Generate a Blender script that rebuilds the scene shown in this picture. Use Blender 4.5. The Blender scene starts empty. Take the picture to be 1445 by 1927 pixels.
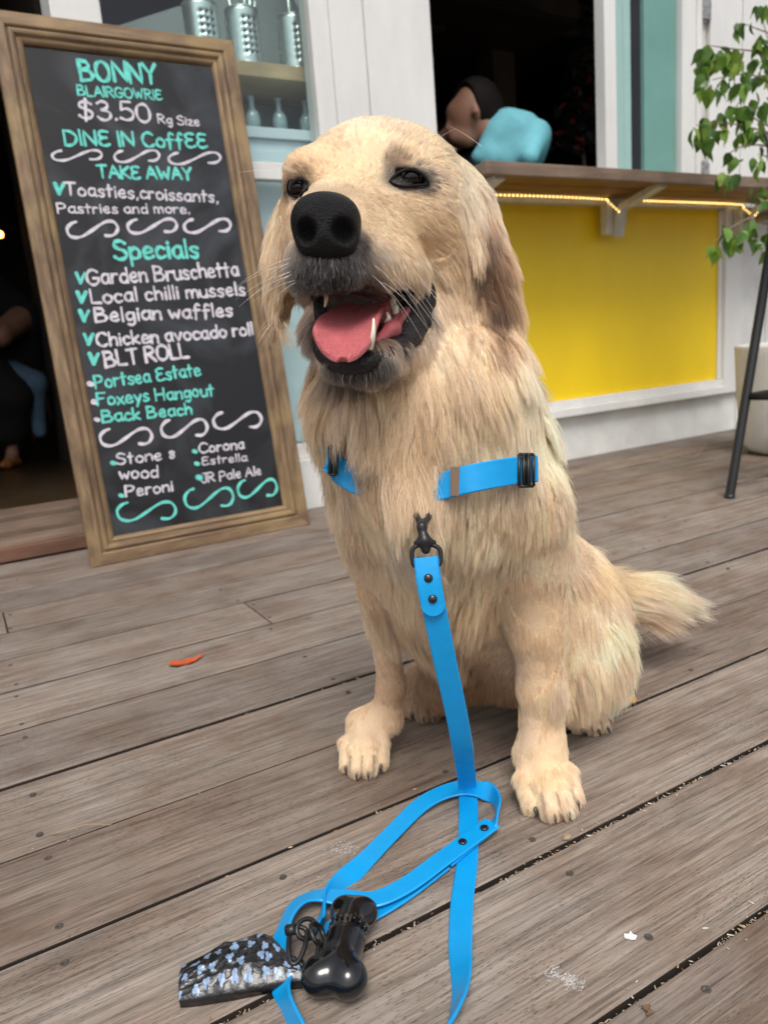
import bpy, bmesh, math, random
import numpy as np
from mathutils import Vector, Matrix
from mathutils.kdtree import KDTree
rnd = random.Random(7)
rng = np.random.default_rng(11)

# ------------------------------------------------------------------ camera, world, sun, exposure
scene = bpy.context.scene
CAM = np.array([0.0, 0.0, 0.46])
RV = np.array([0.86363954, -0.49776322, -0.07974036])      # camera right
DV = np.array([-0.17300491, -0.14408635, -0.9743246])      # camera down
FV = np.array([0.47349346, 0.85526072, -0.21055415])       # camera forward
FPX, CX, CY = 1410.0, 722.5, 963.5
cd = bpy.data.cameras.new("camera"); cam = bpy.data.objects.new("camera", cd)
scene.collection.objects.link(cam); scene.camera = cam
cam.matrix_world = Matrix(((RV[0], -DV[0], -FV[0], CAM[0]), (RV[1], -DV[1], -FV[1], CAM[1]),
                           (RV[2], -DV[2], -FV[2], CAM[2]), (0, 0, 0, 1)))
cd.sensor_fit = 'VERTICAL'; cd.sensor_height = 36.0; cd.lens = FPX / 1927.0 * 36.0
cd.clip_start = 0.02; cd.clip_end = 600
cd.dof.use_dof = True; cd.dof.focus_distance = 0.60; cd.dof.aperture_fstop = 9.0

world = bpy.data.worlds.new("World"); scene.world = world; world.use_nodes = True
wn = world.node_tree.nodes; wl = world.node_tree.links
bg = wn["Background"]
sky = wn.new("ShaderNodeTexSky"); sky.sky_type = 'NISHITA'; sky.sun_disc = False
SUN_EL, SUN_AZ = math.radians(58), math.radians(205)        # azimuth clockwise from +Y
sky.sun_elevation = SUN_EL; sky.sun_rotation = SUN_AZ
sky.air_density = 1.0; sky.dust_density = 4.0; sky.ozone_density = 1.0
hs = wn.new("ShaderNodeHueSaturation"); hs.inputs["Saturation"].default_value = 0.45
wl.new(sky.outputs[0], hs.inputs["Color"]); wl.new(hs.outputs[0], bg.inputs[0])
bg.inputs[1].default_value = 0.13
sd = bpy.data.lights.new("sun", 'SUN'); sun = bpy.data.objects.new("sun", sd); scene.collection.objects.link(sun)
sd.energy = 1.5; sd.angle = math.radians(24); sd.color = (1.0, 0.955, 0.89)
sdir = Vector((math.sin(SUN_AZ) * math.cos(SUN_EL), math.cos(SUN_AZ) * math.cos(SUN_EL), math.sin(SUN_EL)))
sun.rotation_euler = sdir.to_track_quat('Z', 'Y').to_euler()
vs = scene.view_settings; vs.view_transform = 'Standard'; vs.look = 'None'; vs.gamma = 1.0; vs.exposure = 0.40
vs.use_curve_mapping = False
cyc = scene.cycles
cyc.use_denoising = True
try: cyc.denoiser = 'OPENIMAGEDENOISE'; cyc.denoising_input_passes = 'RGB_ALBEDO_NORMAL'
except Exception: pass
cyc.max_bounces = 8; cyc.diffuse_bounces = 4; cyc.glossy_bounces = 4; cyc.transmission_bounces = 6
cyc.transparent_max_bounces = 12; cyc.caustics_reflective = False; cyc.caustics_refractive = False
cyc.sample_clamp_indirect = 6
try: scene.cycles_curves.shape = 'RIBBONS'; scene.cycles_curves.subdivisions = 2
except Exception: pass

# ------------------------------------------------------------------ geometry helpers
def ray(x, y):
    return (x - CX) / FPX * RV + (y - CY) / FPX * DV + FV
def P(x, y, d):            # point of the place seen at photo pixel x, y, at depth d metres
    return CAM + ray(x, y) * d
def onz(x, y, z=0.0):
    v = ray(x, y); return CAM + v * ((z - CAM[2]) / v[2])
def onY(x, y, Y):
    v = ray(x, y); return CAM + v * (Y / v[1])
def depth(p): return float((np.asarray(p) - CAM) @ FV)

COL = scene.collection
def link(o, parent=None):
    COL.objects.link(o)
    if parent is not None: o.parent = parent
    return o
def tag(o, label=None, cat=None, group=None, kind=None):
    if label: o["label"] = label
    if cat: o["category"] = cat
    if group: o["group"] = group
    if kind: o["kind"] = kind
    return o
def empty(name, loc=(0, 0, 0)):
    o = bpy.data.objects.new(name, None); o.location = loc; o.empty_display_size = 0.05
    COL.objects.link(o); return o
bpy_update = []
def mesh_obj(name, verts, faces, mat=None, parent=None, smooth=False, loc=None):
    me = bpy.data.meshes.new(name)
    vv = np.asarray(verts, dtype=float)
    if loc is not None: vv = vv - np.asarray(loc)
    off = np.zeros(3)
    if parent is not None:
        off = np.array(abs_loc(parent))
        if loc is None: vv = vv - off
    if isinstance(faces, np.ndarray) and faces.ndim == 2:
        nf, k = faces.shape
        me.vertices.add(len(vv)); me.vertices.foreach_set("co", vv.astype(np.float32).ravel())
        me.loops.add(nf * k); me.loops.foreach_set("vertex_index", faces.astype(np.int32).ravel())
        me.polygons.add(nf); me.polygons.foreach_set("loop_start", np.arange(0, nf * k, k, dtype=np.int32))
        me.update(calc_edges=True)
    else:
        me.from_pydata([tuple(v) for v in vv], [], [tuple(int(i) for i in f) for f in faces])
        me.update()
    me.validate()
    if smooth: me.polygons.foreach_set("use_smooth", np.ones(len(me.polygons), dtype=bool))
    if mat: me.materials.append(mat)
    o = bpy.data.objects.new(name, me)
    if loc is not None: o.location = Vector(np.asarray(loc) - off)
    return link(o, parent)
def abs_loc(o):
    l = Vector(o.location)
    while o.parent is not None:
        o = o.parent; l = l + Vector(o.location)
    return l
class MB:
    """collects vertices and faces"""
    def __init__(s): s.v = []; s.f = []
    def add(s, v, f):
        n = len(s.v); s.v += [tuple(p) for p in v]; s.f += [tuple(i + n for i in q) for q in f]; return s
    def box(s, lo, hi, bev=0.0):
        (x0, y0, z0), (x1, y1, z1) = lo, hi
        if bev <= 0:
            v = [(x, y, z) for z in (z0, z1) for y in (y0, y1) for x in (x0, x1)]
            return s.add(v, [(0, 2, 3, 1), (4, 5, 7, 6), (0, 1, 5, 4), (2, 6, 7, 3), (0, 4, 6, 2), (1, 3, 7, 5)])
        bm = bmesh.new(); bmesh.ops.create_cube(bm, size=1.0)
        for q in bm.verts:
            q.co = Vector(((q.co.x + .5) * (x1 - x0) + x0, (q.co.y + .5) * (y1 - y0) + y0, (q.co.z + .5) * (z1 - z0) + z0))
        bmesh.ops.bevel(bm, geom=bm.edges[:], offset=bev, segments=2, affect='EDGES', profile=0.6)
        bm.verts.index_update()
        s.add([tuple(q.co) for q in bm.verts], [[q.index for q in f.verts] for f in bm.faces]); bm.free(); return s
    def tube(s, pts, rad, n=8, cap=True):
        pts = [np.array(p, float) for p in pts]; m = len(pts)
        if not hasattr(rad, '__len__'): rad = [rad] * m
        ref = np.array([0.13, 0.21, 0.97]); V = []; prev = None
        for i in range(m):
            t = pts[min(i + 1, m - 1)] - pts[max(i - 1, 0)]; t = t / (np.linalg.norm(t) + 1e-12)
            a = np.cross(t, ref) if prev is None else prev - t * (prev @ t)
            if np.linalg.norm(a) < 1e-6: a = np.cross(t, [1, 0, 0.1])
            a /= np.linalg.norm(a); prev = a; b = np.cross(t, a)
            for k in range(n):
                g = 2 * math.pi * k / n; V.append(pts[i] + rad[i] * (math.cos(g) * a + math.sin(g) * b))
        F = []
        for i in range(m - 1):
            for k in range(n):
                F.append((i * n + k, i * n + (k + 1) % n, (i + 1) * n + (k + 1) % n, (i + 1) * n + k))
        if cap: F.append(tuple(range(n - 1, -1, -1))); F.append(tuple((m - 1) * n + k for k in range(n)))
        return s.add(V, F)
    def lathe(s, prof, c=(0, 0, 0), n=24, axis=None):
        V = []; c = np.array(c, float)
        if axis is None: A = np.eye(3)
        else:
            z = np.array(axis, float); z /= np.linalg.norm(z); x = np.cross(z, [0.3, 0.8, 0.1]); x /= np.linalg.norm(x); A = np.array([x, np.cross(z, x), z])
        for r, z in prof:
            for k in range(n):
                g = 2 * math.pi * k / n; V.append(c + np.array([r * math.cos(g), r * math.sin(g), z]) @ A)
        F = []
        for i in range(len(prof) - 1):
            for k in range(n): F.append((i * n + k, i * n + (k + 1) % n, (i + 1) * n + (k + 1) % n, (i + 1) * n + k))
        if prof[0][0] > 1e-5: F.append(tuple(range(n - 1, -1, -1)))
        if prof[-1][0] > 1e-5: F.append(tuple((len(prof) - 1) * n + k for k in range(n)))
        return s.add(V, F)
    def build(s, name, mat, parent=None, smooth=False, loc=None):
        return mesh_obj(name, s.v, s.f, mat, parent, smooth, loc)
def auto_smooth(o, ang=40):
    me = o.data; bm = bmesh.new(); bm.from_mesh(me)
    for f in bm.faces: f.smooth = True
    for e in bm.edges:
        if len(e.link_faces) == 2 and e.calc_face_angle(0) > math.radians(ang): e.smooth = False
    bm.to_mesh(me); bm.free(); return o
def catmull(pts, n=8, closed=False):
    p = [np.array(q, float) for q in pts]
    if len(p) < 3: return p
    out = []; m = len(p)
    for i in range(m - 1):
        a = p[max(i - 1, 0)]; b = p[i]; c = p[i + 1]; d = p[min(i + 2, m - 1)]
        for j in range(n):
            t = j / n
            out.append(0.5 * ((2 * b) + (-a + c) * t + (2 * a - 5 * b + 4 * c - d) * t * t + (-a + 3 * b - 3 * c + d) * t ** 3))
    out.append(p[-1]); return out

# ------------------------------------------------------------------ signed distance modelling (skin of animals and people)
def rc(a, b, ra, rb, k=0.02): return ('rc', np.array(a, float), np.array(b, float), ra, rb, k)
def sp(a, r, k=0.02): return ('rc', np.array(a, float), np.array(a, float) + 1e-5, r, r, k)
def el(c, rad, k=0.02, ax=None):
    A = np.eye(3) if ax is None else np.array(ax, float)
    return ('el', np.array(c, float), np.array(rad, float), A, 0, k)
def prim_d(pr, X):
    if pr[0] == 'rc':
        _, a, b, ra, rb, k = pr; ab = b - a; t = np.clip(((X - a) @ ab) / (ab @ ab + 1e-12), 0, 1)
        return np.linalg.norm(X - a - t[:, None] * ab, axis=1) - (ra + (rb - ra) * t)
    _, c, r, A, _, k = pr
    q = (X - c) @ A.T; k0 = np.linalg.norm(q / r, axis=1); k1 = np.linalg.norm(q / (r * r), axis=1) + 1e-9
    return k0 * (k0 - 1) / k1
def bound(pr):
    if pr[0] == 'rc':
        _, a, b, ra, rb, k = pr; R = max(ra, rb) + 0.03; return np.minimum(a, b) - R, np.maximum(a, b) + R
    _, c, r, A, _, k = pr; R = max(r) + 0.03; return c - R, c + R
def sdf(X, add, sub=()):
    d = np.full(len(X), 0.25)
    for pr in add:
        lo, hi = bound(pr); k = pr[5]
        m = np.all((X > lo - k) & (X < hi + k), axis=1)
        if not m.any(): continue
        e = prim_d(pr, X[m]); dm = d[m]
        h = np.clip(0.5 + 0.5 * (dm - e) / k, 0, 1)
        d[m] = dm * (1 - h) + e * h - k * h * (1 - h)
    for pr in sub:
        k = pr[5]; lo, hi = bound(pr); m = np.all((X > lo) & (X < hi), axis=1)
        if not m.any(): continue
        e = -prim_d(pr, X[m]); dm = d[m]
        h = np.clip(0.5 - 0.5 * (dm - e) / k, 0, 1)
        d[m] = dm * (1 - h) + e * h + k * h * (1 - h)
    return d
def sdf_mesh(add, sub, h):
    los = np.array([bound(p)[0] for p in add]); his = np.array([bound(p)[1] for p in add])
    B = 4; lo = los.min(0); n = (np.ceil((his.max(0) - lo) / (h * B)).astype(int) + 1)
    gx = [lo[i] + h * B * (np.arange(n[i]) + 0.375) for i in range(3)]
    C = np.stack(np.meshgrid(*gx, indexing='ij'), -1).reshape(-1, 3)
    dc = sdf(C, add, sub).reshape(n)
    D = np.repeat(np.repeat(np.repeat(dc, B, 0), B, 1), B, 2).astype(np.float32)
    act = np.argwhere(np.abs(dc) < h * B * 1.6)
    off = np.stack(np.meshgrid(*[np.arange(B)] * 3, indexing='ij'), -1).reshape(-1, 3)
    for s in range(0, len(act), 20000):
        idx = (act[s:s + 20000, None, :] * B + off[None]).reshape(-1, 3)
        D[idx[:, 0], idx[:, 1], idx[:, 2]] = sdf(lo + h * idx, add, sub)
    neg = D < 0
    acc = np.zeros(tuple(np.array(D.shape) - 1), np.int8)
    for dx in (0, 1):
        for dy in (0, 1):
            for dz in (0, 1):
                acc += neg[dx:D.shape[0] - 1 + dx, dy:D.shape[1] - 1 + dy, dz:D.shape[2] - 1 + dz]
    cells = np.argwhere((acc > 0) & (acc < 8))
    vid = np.full(acc.shape, -1, np.int64); vid[cells[:, 0], cells[:, 1], cells[:, 2]] = np.arange(len(cells))
    S = np.zeros((len(cells), 3)); N = np.zeros(len(cells))
    cn = [(a, b, c) for a in (0, 1) for b in (0, 1) for c in (0, 1)]
    val = {c: D[cells[:, 0] + c[0], cells[:, 1] + c[1], cells[:, 2] + c[2]].astype(float) for c in cn}
    for a in cn:
        for ax in range(3):
            if a[ax] == 0:
                b = list(a); b[ax] = 1; b = tuple(b)
                va, vb = val[a], val[b]; m = (va < 0) != (vb < 0)
                t = va[m] / (va[m] - vb[m]); pt = np.tile(np.array(a, float), (m.sum(), 1)); pt[:, ax] += t
                S[m] += pt; N[m] += 1
    V = lo + h * (cells + S / N[:, None])
    F = []
    for ax in range(3):
        u, v = (ax + 1) % 3, (ax + 2) % 3
        s0 = [slice(None)] * 3; s1 = [slice(None)] * 3; s0[ax] = slice(0, -1); s1[ax] = slice(1, None)
        a0 = neg[tuple(s0)]; a1 = neg[tuple(s1)]
        e = np.argwhere(a0 != a1); e = e[(e[:, u] > 0) & (e[:, v] > 0)]
        sg = a0[e[:, 0], e[:, 1], e[:, 2]]
        def q(du, dv):
            w = e.copy(); w[:, u] += du; w[:, v] += dv
            ok = np.all(w < np.array(vid.shape), axis=1) & np.all(w >= 0, axis=1)
            r = np.full(len(w), -1); r[ok] = vid[w[ok, 0], w[ok, 1], w[ok, 2]]; return r
        Q = np.stack([q(-1, -1), q(0, -1), q(0, 0), q(-1, 0)], 1)
        Q[~sg] = Q[~sg][:, ::-1]; F.append(Q[(Q >= 0).all(1)])
    return V, np.concatenate(F)
def sdf_grad(X, add, sub):
    e = 0.0015; g = np.zeros_like(X)
    for i in range(3):
        o = np.zeros(3); o[i] = e; g[:, i] = sdf(X + o, add, sub) - sdf(X - o, add, sub)
    return g / (np.linalg.norm(g, axis=1, keepdims=True) + 1e-9)

# ------------------------------------------------------------------ materials
def nodes(name):
    m = bpy.data.materials.new(name); m.use_nodes = True
    return m, m.node_tree.nodes, m.node_tree.links, m.node_tree.nodes["Principled BSDF"]
def plain(name, col, rough=0.5, metal=0.0, noise=0.0, nscale=20, bump=0.0, bscale=60, coat=0.0, spec=0.5, stretch=(1, 1, 1)):
    m, n, l, b = nodes(name)
    b.inputs["Base Color"].default_value = (*col, 1); b.inputs["Roughness"].default_value = rough
    b.inputs["Metallic"].default_value = metal; b.inputs["Specular IOR Level"].default_value = spec
    b.inputs["Coat Weight"].default_value = coat
    if noise or bump:
        tc = n.new("ShaderNodeTexCoord"); mp = n.new("ShaderNodeMapping"); mp.inputs["Scale"].default_value = stretch
        l.new(tc.outputs["Object"], mp.inputs[0])
    if noise:
        t = n.new("ShaderNodeTexNoise"); t.inputs["Scale"].default_value = nscale; t.inputs["Detail"].default_value = 8
        t.inputs["Roughness"].default_value = 0.65
        l.new(mp.outputs[0], t.inputs[0])
        r = n.new("ShaderNodeValToRGB"); r.color_ramp.elements[0].position = 0.3; r.color_ramp.elements[1].position = 0.7
        c0 = [c * (1 - noise) for c in col]; c1 = [min(1, c * (1 + noise)) for c in col]
        r.color_ramp.elements[0].color = (*c0, 1); r.color_ramp.elements[1].color = (*c1, 1)
        l.new(t.outputs[0], r.inputs[0]); l.new(r.outputs[0], b.inputs["Base Color"])
    if bump:
        t2 = n.new("ShaderNodeTexNoise"); t2.inputs["Scale"].default_value = bscale; t2.inputs["Detail"].default_value = 6
        l.new(mp.outputs[0], t2.inputs[0]); bp = n.new("ShaderNodeBump"); bp.inputs["Strength"].default_value = bump
        bp.inputs["Distance"].default_value = 0.002
        l.new(t2.outputs[0], bp.inputs["Height"]); l.new(bp.outputs[0], b.inputs["Normal"])
    return m
def emis(name, col, s):
    m, n, l, b = nodes(name); b.inputs["Base Color"].default_value = (*col, 1)
    b.inputs["Emission Color"].default_value = (*col, 1); b.inputs["Emission Strength"].default_value = s; return m
def attr_mat(name, rough=0.6, spec=0.4, bump=0.0, bscale=200, coat=0):
    m, n, l, b = nodes(name); a = n.new("ShaderNodeAttribute"); a.attribute_name = "col"
    l.new(a.outputs["Color"], b.inputs["Base Color"]); b.inputs["Roughness"].default_value = rough
    b.inputs["Specular IOR Level"].default_value = spec; b.inputs["Coat Weight"].default_value = coat
    if bump:
        tc = n.new("ShaderNodeTexCoord"); t2 = n.new("ShaderNodeTexNoise"); t2.inputs["Scale"].default_value = bscale
        t2.inputs["Detail"].default_value = 5; l.new(tc.outputs["Object"], t2.inputs[0]); bp = n.new("ShaderNodeBump")
        bp.inputs["Strength"].default_value = bump; bp.inputs["Distance"].default_value = 0.002
        l.new(t2.outputs[0], bp.inputs["Height"]); l.new(bp.outputs[0], b.inputs["Normal"])
    return m
def set_col(o, cols):
    a = o.data.color_attributes.new("col", 'FLOAT_COLOR', 'POINT')
    c = np.ones((len(cols), 4), np.float32); c[:, :3] = cols; a.data.foreach_set("color", c.ravel())

def deck_wood():
    m, n, l, b = nodes("weathered_decking")
    g = n.new("ShaderNodeNewGeometry"); oi = n.new("ShaderNodeObjectInfo")
    # world position shifted by a per-board random so no two boards share a figure
    sh = n.new("ShaderNodeVectorMath"); sh.operation = 'MULTIPLY_ADD'
    cmb = n.new("ShaderNodeCombineXYZ")
    for i in range(3): l.new(oi.outputs["Random"], cmb.inputs[i])
    sh.inputs[1].default_value = (37.0, 11.0, 5.0); l.new(cmb.outputs[0], sh.inputs[0]); l.new(g.outputs["Position"], sh.inputs[2])
    def mapped(sc):
        mp = n.new("ShaderNodeMapping"); mp.inputs["Scale"].default_value = sc; l.new(sh.outputs[0], mp.inputs[0]); return mp
    def noise(sc, scale, det=8, ro=0.6, dist=0.0):
        t = n.new("ShaderNodeTexNoise"); t.inputs["Scale"].default_value = scale; t.inputs["Detail"].default_value = det
        t.inputs["Roughness"].default_value = ro; t.inputs["Distortion"].default_value = dist
        l.new(mapped(sc).outputs[0], t.inputs[0]); return t
    def ramp(src, stops):
        r = n.new("ShaderNodeValToRGB"); e = r.color_ramp.elements
        while len(e) < len(stops): e.new(0.5)
        for q, (p_, c_) in zip(e, stops): q.position = p_; q.color = (*c_, 1) if hasattr(c_, '__len__') else (c_, c_, c_, 1)
        l.new(src, r.inputs[0]); return r
    def mix(a, bb, f, mode='MIX'):
        x = n.new("ShaderNodeMix"); x.data_type = 'RGBA'; x.blend_type = mode
        if hasattr(f, 'links'): l.new(f, x.inputs[0])
        else: x.inputs[0].default_value = f
        for s_, i in ((a, 6), (bb, 7)):
            if hasattr(s_, 'links'): l.new(s_, x.inputs[i])
            else: x.inputs[i].default_value = (*s_, 1)
        return x.outputs[2]
    broad = noise((1.5, 6, 6), 3.0, 5); streak = noise((2.2, 90, 90), 3.0, 8, .7); fine = noise((8, 300, 300), 2.0, 6, .75)
    blot = noise((1, 1.6, 1), 9, 7, .62)
    base = ramp(broad.outputs[0], [(.3, (.152, .108, .082)), (.5, (.218, .167, .133)), (.72, (.292, .241, .199))])
    grey = ramp(blot.outputs[0], [(.38, 0.0), (.70, .75)])
    c = mix(base.outputs[0], (.325, .293, .262), grey.outputs[0])
    st = ramp(streak.outputs[0], [(.32, .50), (.5, .95), (.70, 1.22)])
    c = mix(c, st.outputs[0], 0.85, 'MULTIPLY')
    # growth-ring arches
    wv = n.new("ShaderNodeTexWave"); wv.wave_type = 'BANDS'; wv.bands_direction = 'Y'; wv.inputs["Scale"].default_value = 16
    wv.inputs["Distortion"].default_value = 9.0; wv.inputs["Detail"].default_value = 3; wv.inputs["Detail Scale"].default_value = 1.2
    l.new(mapped((.22, 1, 1)).outputs[0], wv.inputs[0])
    wr = ramp(wv.outputs[0], [(.0, .80), (.25, 1.0), (1.0, 1.04)])
    c = mix(c, wr.outputs[0], 0.75, 'MULTIPLY')
    fr = ramp(fine.outputs[0], [(.34, .40), (.48, .98), (.8, 1.22)])
    c = mix(c, fr.outputs[0], 0.8, 'MULTIPLY')
    # short dark pores
    vo = n.new("ShaderNodeTexVoronoi"); vo.inputs["Scale"].default_value = 1.0; l.new(mapped((110, 520, 520)).outputs[0], vo.inputs[0])
    pr = ramp(vo.outputs["Distance"], [(.16, .42), (.30, 1.0)])
    pm = noise((1.2, 3, 3), 4, 3); pmr = ramp(pm.outputs[0], [(.42, 0.15), (.58, 0.85)])
    c = mix(c, mix((1, 1, 1), pr.outputs[0], pmr.outputs[0]), 1.0, 'MULTIPLY')
    # board-to-board tone
    tr = ramp(oi.outputs["Random"], [(0, (.76, .75, .76)), (.3, (1.05, 1.02, .98)), (.55, (.88, .82, .78)), (.8, (1.0, .98, .97)), (1, (1.18, 1.15, 1.10))])
    c = mix(c, tr.outputs[0], 1.0, 'MULTIPLY')
    # dark drops and spots
    sv = noise((1, 1, 1), 46, 3, .5); sr = ramp(sv.outputs[0], [(.72, 0.0), (.77, 0.55)])
    c = mix(c, (.07, .05, .04), sr.outputs[0])
    l.new(c, b.inputs["Base Color"])
    b.inputs["Roughness"].default_value = 0.72; b.inputs["Specular IOR Level"].default_value = 0.28
    hsum = n.new("ShaderNodeMath"); hsum.operation = 'MULTIPLY_ADD'; hsum.inputs[1].default_value = 0.6
    l.new(fr.outputs[0], hsum.inputs[0]); l.new(st.outputs[0], hsum.inputs[2])
    h2 = n.new("ShaderNodeMath"); h2.operation = 'MULTIPLY_ADD'; h2.inputs[1].default_value = 0.5
    l.new(pr.outputs[0], h2.inputs[0]); l.new(hsum.outputs[0], h2.inputs[2])
    bp = n.new("ShaderNodeBump"); bp.inputs["Strength"].default_value = 0.55; bp.inputs["Distance"].default_value = 0.0012
    l.new(h2.outputs[0], bp.inputs["Height"]); l.new(bp.outputs[0], b.inputs["Normal"])
    return m
def plank_wood(name, ca, cb, cc, rough=.55, axis=0, sc=1.0):
    """stained timber with grain along an object axis"""
    m, n, l, b = nodes(name); tc = n.new("ShaderNodeTexCoord")
    s = [26 * sc] * 3; s[axis] = 1.6 * sc
    mp = n.new("ShaderNodeMapping"); mp.inputs["Scale"].default_value = s; l.new(tc.outputs["Object"], mp.inputs[0])
    t = n.new("ShaderNodeTexNoise"); t.inputs["Scale"].default_value = 2.0; t.inputs["Detail"].default_value = 9; t.inputs["Roughness"].default_value = .65
    t.inputs["Distortion"].default_value = .4; l.new(mp.outputs[0], t.inputs[0])
    r = n.new("ShaderNodeValToRGB"); e = r.color_ramp.elements; e.new(.5)
    for q, p_, c_ in zip(e, (.28, .52, .75), (ca, cb, cc)): q.position = p_; q.color = (*c_, 1)
    l.new(t.outputs[0], r.inputs[0])
    t2 = n.new("ShaderNodeTexNoise"); t2.inputs["Scale"].default_value = 7; t2.inputs["Detail"].default_value = 5; l.new(tc.outputs["Object"], t2.inputs[0])
    r2 = n.new("ShaderNodeValToRGB"); r2.color_ramp.elements[0].position = .35; r2.color_ramp.elements[0].color = (.62, .6, .6, 1)
    r2.color_ramp.elements[1].position = .62; r2.color_ramp.elements[1].color = (1.05, 1.05, 1.05, 1); l.new(t2.outputs[0], r2.inputs[0])
    x = n.new("ShaderNodeMix"); x.data_type = 'RGBA'; x.blend_type = 'MULTIPLY'; x.inputs[0].default_value = .8
    l.new(r.outputs[0], x.inputs[6]); l.new(r2.outputs[0], x.inputs[7]); l.new(x.outputs[2], b.inputs["Base Color"])
    b.inputs["Roughness"].default_value = rough; b.inputs["Specular IOR Level"].default_value = .35
    bp = n.new("ShaderNodeBump"); bp.inputs["Strength"].default_value = .3; bp.inputs["Distance"].default_value = .001
    l.new(t.outputs[0], bp.inputs["Height"]); l.new(bp.outputs[0], b.inputs["Normal"]); return m
def glass_mat(name, tint=(1, 1, 1), refl=1.5, film=0.0, filmcol=(.6, .75, .8)):
    m, n, l, b = nodes(name); n.remove(b); out = n["Material Output"]
    tr = n.new("ShaderNodeBsdfTransparent"); tr.inputs[0].default_value = (*tint, 1)
    gl = n.new("ShaderNodeBsdfGlossy"); gl.inputs["Roughness"].default_value = 0.02
    fr = n.new("ShaderNodeFresnel"); fr.inputs[0].default_value = refl
    mx = n.new("ShaderNodeMixShader"); ge = n.new('ShaderNodeNewGeometry'); iv = n.new('ShaderNodeMath'); iv.operation = 'SUBTRACT'; iv.inputs[0].default_value = 1; l.new(ge.outputs['Backfacing'], iv.inputs[1]); mu = n.new('ShaderNodeMath'); mu.operation = 'MULTIPLY'; l.new(fr.outputs[0], mu.inputs[0]); l.new(iv.outputs[0], mu.inputs[1])
    l.new(mu.outputs[0], mx.inputs[0]); l.new(tr.outputs[0], mx.inputs[1]); l.new(gl.outputs[0], mx.inputs[2])
    last = mx
    if film:
        df = n.new("ShaderNodeBsdfDiffuse"); df.inputs[0].default_value = (*filmcol, 1)
        m2 = n.new("ShaderNodeMixShader"); m2.inputs[0].default_value = film; l.new(mx.outputs[0], m2.inputs[1]); l.new(df.outputs[0], m2.inputs[2]); last = m2
    l.new(last.outputs[0], out.inputs[0]); return m

M = {}
M['deck'] = deck_wood()
M['white'] = plain("white_weathered_paint", (.72, .72, .70), .42, noise=.09, nscale=6, bump=.2, bscale=36, stretch=(1, 1, .4))
M['white2'] = plain("white_wall_paint", (.70, .71, .68), .6, noise=.13, nscale=7, bump=.3, bscale=110)
M['offwhite'] = plain("offwhite_chipped_paint", (.58, .57, .52), .55, noise=.18, nscale=22, bump=.4, bscale=90)
M['yellow'] = plain("yellow_panel_paint", (.86, .60, .010), .42, noise=.07, nscale=2.2, bump=.12, bscale=18, stretch=(1, 1, .35))
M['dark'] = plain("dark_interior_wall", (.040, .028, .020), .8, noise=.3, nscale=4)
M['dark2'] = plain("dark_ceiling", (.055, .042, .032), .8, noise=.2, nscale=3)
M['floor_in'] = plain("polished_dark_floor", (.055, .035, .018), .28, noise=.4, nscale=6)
M['black'] = plain("black_metal", (.012, .012, .013), .38, noise=.2, nscale=60)
M['plastic'] = plain("black_gloss_plastic", (.006, .006, .007), .14, spec=.55, coat=.3)
M['hole'] = plain("gap_shade_sheet", (.012, .009, .007), .95)
M['ground'] = plain("pavement_asphalt", (.06, .06, .06), .9, noise=.3, nscale=2)

# ================================================================== SETTING: ground, deck
gm = MB(); gm.box((-120, -120, -0.62), (120, 120, -0.60)); tag(gm.build("ground", M['ground']), kind='structure')
um = MB(); um.box((-3.4, -2.2, -0.16), (6.2, 2.66, -0.15)); tag(um.build("deck_underlay", M['hole']), kind='structure')  # near-black sheet added so the gaps between boards look dark
M['deckside'] = plain('gap_shade_board_edge', (.022, .014, .010), .8, noise=.3, nscale=30)  # dark board sides, with the shade of the gaps put into the colour
deck = empty("deck", (0, 0, 0)); tag(deck, kind='structure')
GAP0, PIT = 0.0145, 0.1503
joints = {8: [0.428], 10: [0.018, 3.2], 2: [2.7], 5: [-1.1, 2.9], 3: [-0.8], 6: [3.4], 11: [2.95], 12: [-0.6, 2.2], 13: [1.6], 4: [3.0], 7: [-0.9, 3.6]}
tone = rng.permutation(200)
for k in range(-14, 14):
    y0, y1 = GAP0 + PIT * k, GAP0 + PIT * (k + 1)
    xs = [-3.2] + sorted(joints.get(k, [float(rng.uniform(-2.5, -1.2)), float(rng.uniform(3.9, 5))])) + [6.0]
    g = 0.0026
    for a, b_ in zip(xs[:-1], xs[1:]):
        bm = bmesh.new(); bmesh.ops.create_cube(bm, size=1.0)
        dz = float(rng.normal(0, .0006))
        wob = rng.normal(0, .0006, 2)
        for q in bm.verts:
            q.co = Vector(((q.co.x + .5) * (b_ - a - .0022) + a + .0011, (q.co.y + .5) * (y1 - y0 - 2 * g) + y0 + g + wob[int(q.co.x > 0)], (q.co.z - .5) * .045 + dz))
        ed = [e for e in bm.edges if all(v.co.z > -.01 for v in e.verts)]
        bmesh.ops.bevel(bm, geom=ed, offset=.0022, segments=3, affect='EDGES', profile=.6)
        bm.verts.index_update()
        o = mesh_obj("plank", [tuple(v.co) for v in bm.verts], [[v.index for v in f.verts] for f in bm.faces], M['deck'], deck, smooth=False,
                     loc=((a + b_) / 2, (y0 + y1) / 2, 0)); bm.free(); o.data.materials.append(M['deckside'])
        o.data.polygons.foreach_set('material_index', [int(abs(f_.normal.z) < .25) for f_ in o.data.polygons])
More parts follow.
